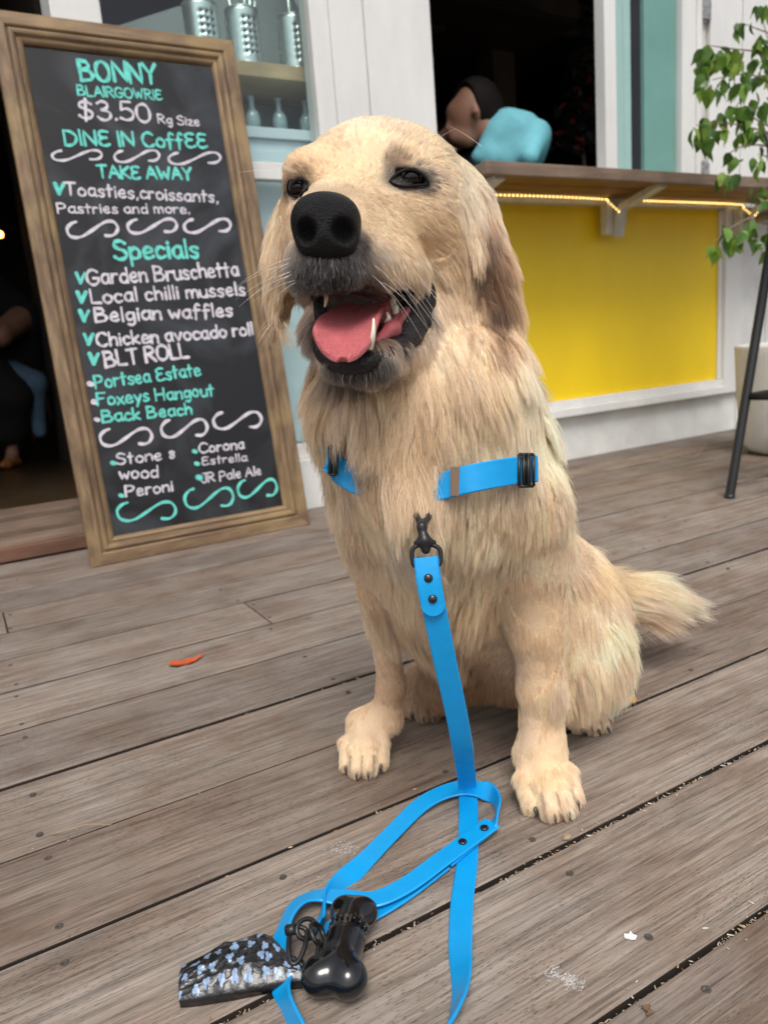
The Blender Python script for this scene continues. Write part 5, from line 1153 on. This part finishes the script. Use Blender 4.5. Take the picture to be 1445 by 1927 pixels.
def fur(count, K_=7):
    T = np.concatenate([FD[:, [0, 1, 2]], FD[:, [0, 2, 3]]]); A, B, Cc = VD[T[:, 0]], VD[T[:, 1]], VD[T[:, 2]]
    nrm = np.cross(B - A, Cc - A); ar = np.linalg.norm(nrm, axis=1) / 2; ctr_ = (A + B + Cc) / 3
    nn = nrm / (2 * ar[:, None] + 1e-12); view = CAM - ctr_; dist = np.linalg.norm(view, axis=1); view /= dist[:, None]; cosv = (nn * view).sum(1)
    w = ar * np.where(cosv > -.35, 1.0, .22) * (.62 / dist) ** 1.6
    cp = campx(ctr_); w *= np.where((cp[:, 1] < 700) & (cp[:, 2] < .68), 2.6, 1.0); w *= np.where(cp[:, 1] > 1180, 1.7, 1.0) * (ctr_[:, 2] > .003)
    idx = rng.choice(len(T), count, p=w / w.sum()); r1, r2 = np.sqrt(rng.random(count)), rng.random(count)
    X = A[idx] * (1 - r1)[:, None] + B[idx] * (r1 * (1 - r2))[:, None] + Cc[idx] * (r1 * r2)[:, None]
    # bald zones: nose, mouth, eye openings
    pc_ = campx(X); x, y, d = pc_.T
    bald = (prim_d(E_(612, 425, .525, 62, 60, .03), X) < 0)
    for s_ in dog_sub: bald |= prim_d(s_, X) < .0022
    bald |= prim_d(E_(672, 594, .566, 92, 52, .062), X) < 0; bald |= prim_d(E_(766, 592, .600, 44, 52, .045), X) < 0
    bald |= (prim_d(E_(655, 672, .548, 46, 13, .03), X) < 0)
    X = X[~bald]; N = sdf_grad(X, dog_add, dog_sub); G_, L3 = guide(X); n = len(X)
    L = L3[:, 0] * rng.uniform(.62, 1.12, n); lift = L3[:, 1]; wav = L3[:, 2]
    # clumps
    cs = np.sort(rng.choice(n, n // 14, replace=False)); kd = KDTree(len(cs))
    for i, c in enumerate(cs): kd.insert(X[c], i)
    kd.balance(); near = np.array([kd.find(q)[1] for q in X.tolist()]); cidx = cs[near]
    ls = np.sort(rng.choice(n, max(10, n // 420), replace=False)); kl = KDTree(len(ls))
    for i, c in enumerate(ls): kl.insert(X[c], i)
    kl.balance(); l_of_c = np.array([kl.find(q)[1] for q in X[cs].tolist()]); lidx = ls[l_of_c[near]]
    # tuft level above clumps
    cjit = rng.normal(0, 1, (n, 3)); cj2 = cjit[cidx]
    Dn = G_ - N * (G_ * N).sum(1, keepdims=True); Dn /= (np.linalg.norm(Dn, axis=1, keepdims=True) + 1e-9)
    sh_ = (L3[:, 0] * 14 + .10)[:, None].clip(.12, .42)
    lj = cjit[lidx]; D0 = Dn + N * lift[:, None] * 1.4 + cj2 * sh_ * .38 + lj * sh_ * .55 + rng.normal(0, .09, (n, 3)) ; D0 /= np.linalg.norm(D0, axis=1, keepdims=True)
    Pn = np.zeros((n, K_, 3)); Pn[:, 0] = X - N * .0008; cur = D0.copy(); seg = (L / (K_ - 1))[:, None]
    grav = np.array([0, 0, -1.0])
    side = np.cross(Dn, N); ph = (rng.uniform(0, 6.28, n))[lidx] + rng.normal(0, .5, n)[cidx] + rng.normal(0, .25, n); fq = (rng.uniform(2.4, 5.0, n))[lidx]
    for k in range(1, K_):
        t = k / (K_ - 1)
        tgt = Dn * .75 + G_ * .35 + grav * (.12 + 3.5 * L3[:, :1])
        cur = cur * .78 + tgt * .22 + side * (np.sin(ph + fq * t * 1.6) * wav * .30)[:, None]; cur /= np.linalg.norm(cur, axis=1, keepdims=True)
        Pn[:, k] = Pn[:, k - 1] + cur * seg
    ca = Pn[cidx]; tt = np.linspace(0, 1, K_)[None, :, None]
    cl = (.22 + .36 * np.clip(L3[:, 0] / .03, 0, 1))[:, None, None] * rng.uniform(.4, 1.15, (n, 1, 1)); cl = np.where((rng.random(n) < .17)[:, None, None], cl * .1, cl)
    root_off = (X - X[cidx])[:, None, :]
    Pn = Pn + (ca - Pn) * cl * tt ** 1.4
    # keep long hair out of the body and off the deck
    for k in range(2, K_):
        q = Pn[:, k]; lm_ = L3[:, 0] > .016; dd = sdf(q[lm_], dog_add, dog_sub); pen = dd < .0015
        if pen.any():
            ii = np.where(lm_)[0][pen]; Pn[ii, k] += N[ii] * (.0022 - dd[pen])[:, None].clip(0, .012)
        Pn[:, k, 2] = np.maximum(Pn[:, k, 2], .0015)
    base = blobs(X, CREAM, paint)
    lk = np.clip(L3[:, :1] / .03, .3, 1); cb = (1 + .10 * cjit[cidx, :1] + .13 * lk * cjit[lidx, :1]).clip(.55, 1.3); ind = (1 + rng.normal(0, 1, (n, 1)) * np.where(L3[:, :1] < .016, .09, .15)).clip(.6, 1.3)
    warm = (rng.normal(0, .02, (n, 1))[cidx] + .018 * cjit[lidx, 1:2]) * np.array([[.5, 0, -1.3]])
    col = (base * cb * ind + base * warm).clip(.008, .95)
    # toe seams
    for q, s in ((pawL, 1.04), (pawR, .94), (hpL, .98), (hpR, .95)):
        c, f, r, _ = q; rel = X - c; a = rel @ r / s; b_ = rel @ f / s
        for g0 in (-.0136, 0.0, .0136):
            m = np.exp(-((a - g0) / .0016) ** 2) * (b_ > -.002) * (b_ < .05) * (rel[:, 2] < .027 * s) * (np.abs(a) < .04); col = col * (1 - .7 * m[:, None]) + np.array((.20, .10, .06)) * .7 * m[:, None]; 
    lum = base.mean(1, keepdims=True); dark = np.clip((.22 - lum) / .2, 0, 1)
    wt = (rng.random((n, 1)) < .16) * rng.uniform(.3, 1, (n, 1)); tip = col * 1.12 + dark * wt * np.array([[.50, .47, .44]]) + .008
    return Pn, col, tip.clip(0, .97), L3
def hair_mat():
    m = bpy.data.materials.new("golden_fur"); m.use_nodes = True; n = m.node_tree.nodes; l = m.node_tree.links; n.remove(n["Principled BSDF"])
    a = n.new("ShaderNodeAttribute"); a.attribute_name = "rootcol"; b_ = n.new("ShaderNodeAttribute"); b_.attribute_name = "tipcol"; hi = n.new("ShaderNodeHairInfo")
    x = n.new("ShaderNodeMix"); x.data_type = 'RGBA'; l.new(hi.outputs["Intercept"], x.inputs[0]); l.new(a.outputs["Color"], x.inputs[6]); l.new(b_.outputs["Color"], x.inputs[7])
    h = n.new("ShaderNodeBsdfHairPrincipled"); h.parametrization = 'COLOR'; l.new(x.outputs[2], h.inputs["Color"]); h.inputs["Roughness"].default_value = .36; h.inputs["Radial Roughness"].default_value = .7; h.inputs["Coat"].default_value = .0
    h.inputs["Random Roughness"].default_value = .2; df = n.new('ShaderNodeBsdfDiffuse'); l.new(x.outputs[2], df.inputs[0]); ms = n.new('ShaderNodeMixShader'); ms.inputs[0].default_value = .5; l.new(h.outputs[0], ms.inputs[1]); l.new(df.outputs[0], ms.inputs[2]); l.new(ms.outputs[0], n["Material Output"].inputs[0]); return m
HM = hair_mat()
def hair_obj(name, Pn, col, tip, r0, r1, mat, parent):
    n, K_, _ = Pn.shape; hc = bpy.data.hair_curves.new(name); hc.add_curves([K_] * n)
    off = np.array(abs_loc(parent)); hc.position_data.foreach_set("vector", (Pn - off).astype(np.float32).ravel())
    t = np.linspace(0, 1, K_)[None]; rad = (np.asarray(r0).reshape(-1, 1) * (1 - t) ** .7 + r1) * np.ones((n, 1))
    ra = hc.attributes.get("radius") or hc.attributes.new("radius", 'FLOAT', 'POINT'); ra.data.foreach_set("value", rad.astype(np.float32).ravel())
    for nm, c in (("rootcol", col), ("tipcol", tip)):
        at = hc.attributes.new(nm, 'FLOAT_COLOR', 'CURVE'); q = np.ones((n, 4), np.float32); q[:, :3] = c; at.data.foreach_set("color", q.ravel())
    hc.materials.append(mat); o = bpy.data.objects.new(name, hc); COL.objects.link(o); o.parent = parent; return o
FUR_COUNT = 500000
Pf, cf, tf, L3f = fur(FUR_COUNT)
hair_obj("fur", Pf, cf, tf, .00013 + .0011 * L3f[:, 0].clip(0, .05), .00003, HM, dog)
# whiskers and stray brows
wk = []
def whisk(x, y, d, dx, dy, dz, L, bend):
    a = P(x, y, d); dv = np.array((dx, dy, dz)) @ AX; dv = dv / np.linalg.norm(dv); bv = np.array(bend) @ AX; wk.append([a + dv * L * t + bv * L * t * t for t in np.linspace(0, 1, 9)])
for i in range(13): whisk(665 + i * 9 + rng.normal(0, 4), 486 + (i % 4) * 12, .538 + i * .004, .9, .25 + .1 * (i % 3), -.15, rng.uniform(.035, .055), (.0, .65, .1))
for i in range(10): whisk(585 - (i % 4) * 7, 478 + i * 5, .532, -.9, .15 + .1 * (i % 3), -.1, rng.uniform(.035, .060), (.05, .25, .1))
for i in range(5): whisk(632 + i * 15 + rng.normal(0, 6), 694 + rng.normal(0, 5), .552, rng.normal(0, .35), 1, -.1, rng.uniform(.006, .015), (rng.normal(0, .2), .1, .3))
for i in range(5): whisk(760 + i * 7, 305 - i * 2, .60, .35 + .1 * i, -1, -.4, rng.uniform(.02, .03), (.4, .1, .0))
for i in range(4): whisk(560 - i * 4, 325, .592, -.9, -.5, -.2, rng.uniform(.02, .035), (-.1, .25, .0))
whisk(905, 275, .66, -.75, -.5, -.2, .035, (.0, .15, 0)); whisk(540, 320, .62, -1, -.05, 0, .04, (0, .1, 0))
for i in range(6): whisk(815 + i * 4, 470 + i * 14, .635, .8, .6, -.1, rng.uniform(.02, .035), (0, .3, .1))
wk = np.array(wk); wc = np.tile(np.array([[.85, .80, .70]]), (len(wk), 1)); hair_obj("whiskers", wk, wc, wc, np.full(len(wk), .00013), .00003, HM, dog)

# ================================================================== HARNESS, LEASH, BAG HOLDER
M['blue'] = plain("azure_coated_webbing", (.003, .31, .70), .34, noise=.05, nscale=60, bump=.15, bscale=120, spec=.5)
M['rivet'] = plain("black_rivet", (.008, .008, .009), .22, spec=.6)
def strap(name, ctrl, width, th, mat, parent, sub=8, flat_end=False):
    """ctrl: list of (point, direction across the strap); builds a flat band with real thickness"""
    pts = catmull([c[0] for c in ctrl], sub); wds = catmull([np.array(c[1], float) for c in ctrl], sub); n = len(pts); V = []; F = []
    for i in range(n):
        t = pts[min(i + 1, n - 1)] - pts[max(i - 1, 0)]; t /= np.linalg.norm(t) + 1e-12; w = wds[i] - t * (wds[i] @ t); w /= np.linalg.norm(w) + 1e-12; nn = np.cross(w, t)
        hw, ht = width / 2, th / 2; e = hw - ht * .8
        for a, b in ((-hw, -ht * .3), (-e, -ht), (e, -ht), (hw, -ht * .3), (hw, ht * .3), (e, ht), (-e, ht), (-hw, ht * .3)): V.append(pts[i] + w * a + nn * b)
    for i in range(n - 1):
        for k in range(8): F.append((i * 8 + k, (i + 1) * 8 + k, (i + 1) * 8 + (k + 1) % 8, i * 8 + (k + 1) % 8))
    F += [tuple(range(8)), tuple(range((n - 1) * 8 + 7, (n - 1) * 8 - 1, -1))]
    o = mesh_obj(name, V, F, mat, parent, False); bm = bmesh.new(); bm.from_mesh(o.data); bmesh.ops.recalc_face_normals(bm, faces=bm.faces[:]); bm.to_mesh(o.data); bm.free(); auto_smooth(o, 35); return o
def rivet(p, nrm, r, parent, name="rivet"):
    m = MB(); m.lathe([(0.0, .0014), (r * .55, .0012), (r * .9, .0006), (r, 0), (r, -.001)][::-1], p, 20, nrm); return m.build(name, M['rivet'], parent, True)
LEASH = empty("leash", tuple(onz(880, 1560, 0))); tag(LEASH, "bright azure blue leash clipped to the dog's chest and looped on the deck", "leash")
W0, T0 = .0192, .0026
hz = np.array([RV[0], RV[1], 0.0]); hz /= np.linalg.norm(hz)
def Z(x, y, z=.0018): return onz(x, y, z)
def across(a, b): return np.array(b) - np.array(a)
# main band: from the swivel down the chest, over the deck, out of the picture and back
g1 = Z(880, 1478, .006)
main = [(P(803, 1050, .597), RV + .12 * DV), (P(808, 1095, .598), RV + .1 * DV), (P(818, 1150, .603), RV + .12 * DV), (P(836, 1240, .621), RV + .12 * DV), (P(858, 1340, .650), RV + .12 * DV), (P(871, 1410, .683), hz), (Z(874, 1436, .064), hz), (Z(878, 1463, .030), hz),
        (Z(880, 1486, .009), hz), (Z(881, 1510, .0026), hz), (Z(881, 1550), hz), (Z(879, 1620), hz), (Z(869, 1700), hz + .02 * z_), (Z(866, 1780, .003), hz + .25 * z_), (Z(868, 1850, .006), hz + .9 * z_), (Z(856, 1905, .008), .6 * hz + 1.0 * z_), (Z(826, 1960, .008), .3 * hz + 1 * z_),
        (Z(760, 2010, .008), z_), (Z(660, 2020, .008), z_), (Z(590, 1975, .008), z_ + .2 * hz), (Z(552, 1915, .008), z_ + .3 * hz), (Z(538, 1880, .007), z_ + .45 * hz), (Z(530, 1840, .004), .35 * z_ + hz), (Z(527, 1795, .004), .35 * z_ + hz), (Z(534, 1745, .008), .7 * z_ + .8 * hz),
        (Z(560, 1700, .011), .5 * z_ + 1.0 * across(Z(560, 1700), Z(590, 1722)) / .02), (Z(600, 1685, .010), across(Z(600, 1672), Z(606, 1700)) / .02 + .2 * z_), (Z(650, 1690, .009), across(Z(650, 1680), Z(652, 1712)) / .02), (Z(705, 1692, .009), across(Z(702, 1675), Z(712, 1705)) / .02),
        (Z(765, 1665, .009), across(Z(755, 1650), Z(775, 1680)) / .02), (Z(830, 1618, .009), across(Z(820, 1600), Z(840, 1636)) / .02), (Z(885, 1578, .008), across(Z(876, 1560), Z(894, 1596)) / .02), (Z(926, 1549, .008), across(Z(917, 1531), Z(935, 1567)) / .02)]
strap("strap", main, W0, T0, M['blue'], LEASH)
loop = [(Z(835, 1622, .0045), across(Z(825, 1604), Z(845, 1640)) / .02), (Z(880, 1585, .0052), across(Z(870, 1567), Z(890, 1603)) / .02), (Z(915, 1557, .0060), across(Z(907, 1540), Z(924, 1574)) / .02), (Z(934, 1536, .009), z_ + .5 * across(Z(925, 1530), Z(943, 1542)) / .02), (Z(937, 1514, .010), z_ + .25 * hz),
        (Z(926, 1494, .010), .9 * z_ + .5 * across(Z(920, 1500), Z(930, 1488)) / .02), (Z(895, 1484, .010), .35 * z_ + across(Z(895, 1496), Z(895, 1470)) / .02), (Z(850, 1486, .009), .3 * z_ + across(Z(855, 1500), Z(846, 1474)) / .02), (Z(795, 1512, .006), .2 * z_ + across(Z(806, 1530), Z(784, 1496)) / .02),
        (Z(735, 1570, .0035), across(Z(750, 1588), Z(721, 1553)) / .02), (Z(680, 1626, .003), across(Z(692, 1642), Z(668, 1611)) / .02 + .2 * z_), (Z(640, 1664, .004), .9 * z_ + across(Z(648, 1672), Z(632, 1656)) / .02), (Z(618, 1690, .005), z_ + .4 * across(Z(625, 1697), Z(610, 1683)) / .02),
        (Z(604, 1720, .006), z_ + .5 * hz), (Z(606, 1748, .005), .4 * z_ + across(Z(596, 1738), Z(612, 1762)) / .02), (Z(640, 1742, .003), across(Z(632, 1728), Z(648, 1758)) / .02), (Z(690, 1722, .003), across(Z(682, 1706), Z(698, 1738)) / .02), (Z(760, 1680, .003), across(Z(750, 1664), Z(770, 1696)) / .02), (Z(832, 1626, .003), across(Z(822, 1608), Z(842, 1644)) / .02)]
strap("hand_loop", loop, W0, T0, M['blue'], LEASH)
fold = [(P(801, 1048, .5955), RV + .12 * DV), (P(806, 1092, .5945), RV + .1 * DV), (P(814, 1136, .5975), RV + .12 * DV)]
strap("strap_end", fold, W0 * 1.01, T0, M['blue'], LEASH)
m = MB(); m.lathe([(0, -.0012), (W0 * .5, -.0012), (W0 * .5, .0012), (0, .0012)], P(814.5, 1137, .5976), 26, np.cross(RV + .12 * DV, P(814, 1136, .5975) - P(806, 1092, .5945))); m.build("strap_end", M['blue'], LEASH, False)
nf = -FV
for x, y, d in ((806, 1088, .5928), (814, 1127, .5948)): rivet(P(x, y, d), nf + .1 * z_, K(8.5, d), LEASH)
for x, y in ((870, 1583), (911, 1557)): rivet(Z(x, y, .0106), (0, 0, 1), .0041, LEASH)
# swivel clip
clip = empty("x", (0, 0, 0)); bpy.data.objects.remove(clip)
m = MB(); dcl = .598
ring = [(782, 1042), (776, 1056), (780, 1070), (788, 1064), (788, 1046)]
m.tube(catmull([P(x, y, dcl) for x, y in ((786, 1066), (778, 1062), (775, 1040), (782, 1028), (800, 1024), (818, 1027), (828, 1036), (829, 1056), (822, 1066), (812, 1063))], 6), K(4.6, dcl), 10)
m.tube([P(784, 1053, dcl + .004), P(824, 1053, dcl + .004)], K(5, dcl), 8)
lk = m.build("swivel_ring", M['black'], LEASH, True)
V_, F_ = sdf_mesh([C_((801, 1034, dcl, 9), (799, 1018, dcl, 12), .004), C_((798, 1016, dcl, 9), (793, 990, dcl + .002, 8), .004), C_((793, 990, dcl + .002, 7), (783, 970, dcl + .014, 5), .003), C_((783, 970, dcl + .014, 5), (786, 950, dcl + .022, 4.5), .003), C_((794, 992, dcl + .002, 7), (806, 972, dcl + .013, 5.5), .003), C_((806, 972, dcl + .013, 5), (806, 950, dcl + .022, 4.5), .003), C_((786, 950, dcl + .022, 4.5), (806, 948, dcl + .022, 4.5), .003), C_((783, 1022, dcl, 5), (816, 1021, dcl, 5), .004)], [], .0009)
mesh_obj("trigger_snap", V_, F_, M['black'], LEASH, True)
# harness on the chest
HAR = empty("harness", tuple(P(820, 900, .64))); tag(HAR, "azure blue chest harness with black sliders worn by the dog", "harness")
def onbody(x, y, lift=.006):
    lo, hi = .45, .95
    ds = np.linspace(lo, hi, 260); v = sdf(np.array([P(x, y, q) for q in ds]), dog_add, []); i = int(np.argmax(v < lift)); return P(x, y, ds[i])
hp = [(606, 852, .2), (622, 864, .016), (640, 885, .014), (672, 905, .009), (720, 922, .004), (775, 926, .004), (830, 915, .010), (880, 902, .020), (930, 892, .020), (975, 885, .016), (1010, 882, .014)]
hpts = [onbody(x, y, l) if l < .1 else onbody(622, 864, .016) + FV * .03 - RV * .004 for x, y, l in hp]
strap("chest_strap", [(p, -DV + .05 * RV) for p in hpts], .0225, .0026, M['blue'], HAR)
def slider(x, y, w, h, name="slider"):
    c = onbody(x, y, .019); t = RV + .1 * FV; t /= np.linalg.norm(t); up = -DV; m = MB()
    for (a0, b0), (a1, b1) in (((-w, -h), (w, -h)), ((w, -h), (w, h)), ((w, h), (-w, h)), ((-w, h), (-w, -h)), ((0, -h), (0, h))):
        m.tube([c + t * a0 + up * b0, c + t * a1 + up * b1], .0014, 8)
    return m.build(name, M['black'], HAR, True)
slider(985, 885, .0038, .0130); slider(996, 885, .0034, .0130); slider(627, 866, .0028, .0120)
m = MB(); cc_ = onbody(856, 906, .0185); m.box((-.0036, -.0005, -.0118), (.0036, .0012, .0118), .0004)
kp = mesh_obj('keeper_loop', [cc_ + RV * v[0] - FV * v[1] * -1 - DV * v[2] for v in m.v], m.f, plain('tan_keeper', (.16, .10, .06), .5), HAR)
# ------------------------------------------------------------------ bone-shaped bag holder
bh = empty("bag_dispenser", tuple(Z(640, 1790, 0))); tag(bh, "glossy black bone-shaped bag dispenser lying on the leash at bottom centre", "bag dispenser")
a0, a1 = Z(634, 1822, .0185), Z(664, 1722, .0185)
ax = (a1 - a0); ax /= np.linalg.norm(ax); sd_ = np.cross(ax, z_); sd_ /= np.linalg.norm(sd_)
rB = .0158
def half(prims, name):
    V_, F_ = sdf_mesh(prims, [], .0009); V_[:, 2] = np.maximum(V_[:, 2], .0006); return mesh_obj(name, V_, F_, M['plastic'], bh, True)
mid = a0 + ax * .026
half([rc(a0 + ax * .004, mid - ax * .0004, rB * .97, rB * .985, .006), sp(a0 - ax * .008 - sd_ * .0105, .0142, .004), sp(a0 - ax * .008 + sd_ * .0105, .0142, .004), sp(a0 - ax * .002, .0150, .006)], "cap")
half([rc(mid + ax * .012, a1, rB * .94, rB * .88, .004), sp(a1 + ax * .004 - sd_ * .0085, .0112, .006), sp(a1 + ax * .004 + sd_ * .0085, .0112, .006)], "canister")
m = MB(); m.lathe([(rB * .955, -.006), (rB * .99, -.0015), (rB * .985, 0), (rB * .945, .0004), (rB * .945, .012)], mid, 36, ax); m.build("collar", M['plastic'], bh, True)
for i in range(9):
    g = math.pi * (i + .5) / 9 - .1; q = sd_ * math.cos(g) * rB * .96 + z_ * math.sin(g) * rB * .96; m = MB(); m.tube([mid + ax * .008 + q, a1 - ax * .013 + q * .97], .0008, 6); m.build("rib", M['plastic'], bh, True)
def ringt(c, nrm, r, t, name):
    nrm = np.array(nrm, float); nrm /= np.linalg.norm(nrm); u = np.cross(nrm, [0.1, .2, .97]); u /= np.linalg.norm(u); v = np.cross(nrm, u); rx, ry = r if hasattr(r, '__len__') else (r, r); m = MB()
    m.tube([c + u * rx * math.cos(g) + v * ry * math.sin(g) for g in np.linspace(0, 2 * math.pi, 34)], t, 8, False); return m.build(name, M['black'], bh, True)
ringt(Z(598, 1758, .021), hz * .8 + z_ * .5, (.0085, .0085), .0019, "split_ring"); ringt(Z(577, 1748, .022), z_ * .6 - FV * .5 + hz * .5, (.0085, .0070), .0019, "split_ring")
m = MB(); m.tube(catmull([Z(545, 1756, .020), Z(543, 1785, .018), Z(549, 1812, .014), Z(562, 1808, .014), Z(574, 1780, .018), Z(577, 1752, .021), Z(562, 1744, .024), Z(546, 1748, .023)], 6), .0019, 8); m.build("clip_hook", M['black'], bh, True)
m = MB(); m.tube(catmull([Z(600, 1770, .019), Z(597, 1795, .017), Z(585, 1818, .013), Z(572, 1832, .010)], 6), .0018, 8); m.build("clip_hook", M['black'], bh, True)
m = MB(); m.tube([Z(540, 1751, .022), Z(556, 1748, .024)], .0042, 10); m.build("hinge_barrel", M['black'], bh, True)
# ------------------------------------------------------------------ crumpled printed bag
nu, nv = 230, 120
c00, c10 = Z(570, 1846, 0), Z(341, 1864, 0)                 # mouth (at the holder), far end
U = np.linspace(0, 1, nu); Vv = np.linspace(0, 1, nv); uu, vv_ = np.meshgrid(U, Vv, indexing='ij')
top_px = np.array([(0, 575, 1824), (.12, 548, 1815), (.26, 515, 1777), (.42, 485, 1776), (.62, 430, 1790), (.82, 385, 1812), (.93, 345, 1830), (1, 341, 1842)])
bot_px = np.array([(0, 570, 1862), (.15, 540, 1864), (.35, 492, 1874), (.6, 430, 1886), (.85, 375, 1895), (1, 340, 1898)])
def lerp(tb, u): return np.interp(u, tb[:, 0], tb[:, 1]), np.interp(u, tb[:, 0], tb[:, 2])
TX, TY = lerp(top_px, U); BX, BY = lerp(bot_px, U)
tp = np.array([Z(x, y, .0) for x, y in zip(TX, TY)]); bp_ = np.array([Z(x, y, .0) for x, y in zip(BX, BY)])
base = tp[:, None, :] * (1 - vv_[..., None]) + bp_[:, None, :] * vv_[..., None]
def fold_noise(u, v):
    h = np.zeros_like(u)
    for i in range(30):
        a = rng.normal(0, .55) + (0 if i % 3 else 1.3); fr = rng.uniform(3, 15) * (1 + (i > 18)); ph = rng.uniform(0, 6.28); cx_ = rng.uniform(0, 1); cy_ = rng.uniform(0, 1)
        q = (u * 2.1 * math.sin(a) + v * math.cos(a)) * fr + ph; env = np.exp(-(((u - cx_) / .28) ** 2 + ((v - cy_) / .3) ** 2)); h += env * (1 - np.abs(np.sin(q)) ** .7) * rng.uniform(.3, 1) / (1 + fr * .08)
    return h
fn = fold_noise(uu, vv_); fn = (fn - fn.mean()) / fn.std()
puff = np.sin(math.pi * np.clip(vv_, 0, 1)) ** .55 * (.35 + .65 * np.sin(math.pi * np.clip(uu * .92 + .06, 0, 1)) ** .7)
H1 = .0062 + puff * .0125 + fn * .0009 * np.clip(puff * 2, 0, 1); topz = base.copy(); topz[..., 2] = H1
lowz = base.copy(); lowz[..., 2] = .0008 + .0002 * fn * 0
Vb = np.concatenate([topz.reshape(-1, 3), lowz.reshape(-1, 3)]); Fb = []
I = np.arange(nu * nv).reshape(nu, nv)
q4 = np.stack([I[:-1, :-1], I[1:, :-1], I[1:, 1:], I[:-1, 1:]], -1).reshape(-1, 4); Fb = [q4[:, ::-1], q4 + nu * nv]
def rim(a): return np.stack([a[:-1], a[1:], a[1:] + nu * nv, a[:-1] + nu * nv], 1)
for a in (I[:, 0], I[:, -1][::-1], I[0, :][::-1], I[-1, :]): Fb.append(rim(a))
Fb = np.concatenate(Fb)
pcx = np.zeros((nu * nv, 2)); 
s_len, s_wid = .094, .034; X2 = np.stack([uu.ravel() * s_len, vv_.ravel() * s_wid], 1)
colb = np.tile(np.array([.010, .010, .011]), (nu * nv, 1)); BLU = np.array([.20, .30, .46])
fl = []
for i in range(9):
    for j in range(4):
        fl.append((s_len * (i + .35 + .5 * (j % 2)) / 9 + rng.normal(0, .0012), s_wid * (j + .5) / 4 + rng.normal(0, .0009), rng.uniform(0, 6.28)))
for x, y, a in fl:
    for k in range(4):
        R0 = .00138 if k else .0012; cx_, cy_ = (x + .0016 * math.cos(a + k * 2.09), y + .0016 * math.sin(a + k * 2.09)) if k else (x, y)
        if k == 3: R0 = .0017
        m_k = np.hypot(X2[:, 0] - cx_, X2[:, 1] - cy_) < R0; colb[m_k] = BLU * (1 + .12 * math.sin(k * 2.0))
bag = mesh_obj("waste_bag", Vb, Fb, attr_mat("thin_black_printed_plastic", .30, .6, bump=.55, bscale=260, coat=.3), None, True); set_col(bag, np.concatenate([colb, colb]))
tag(bag, "crumpled black plastic bag printed with pale blue paw marks, pulled from the dispenser", "plastic bag")
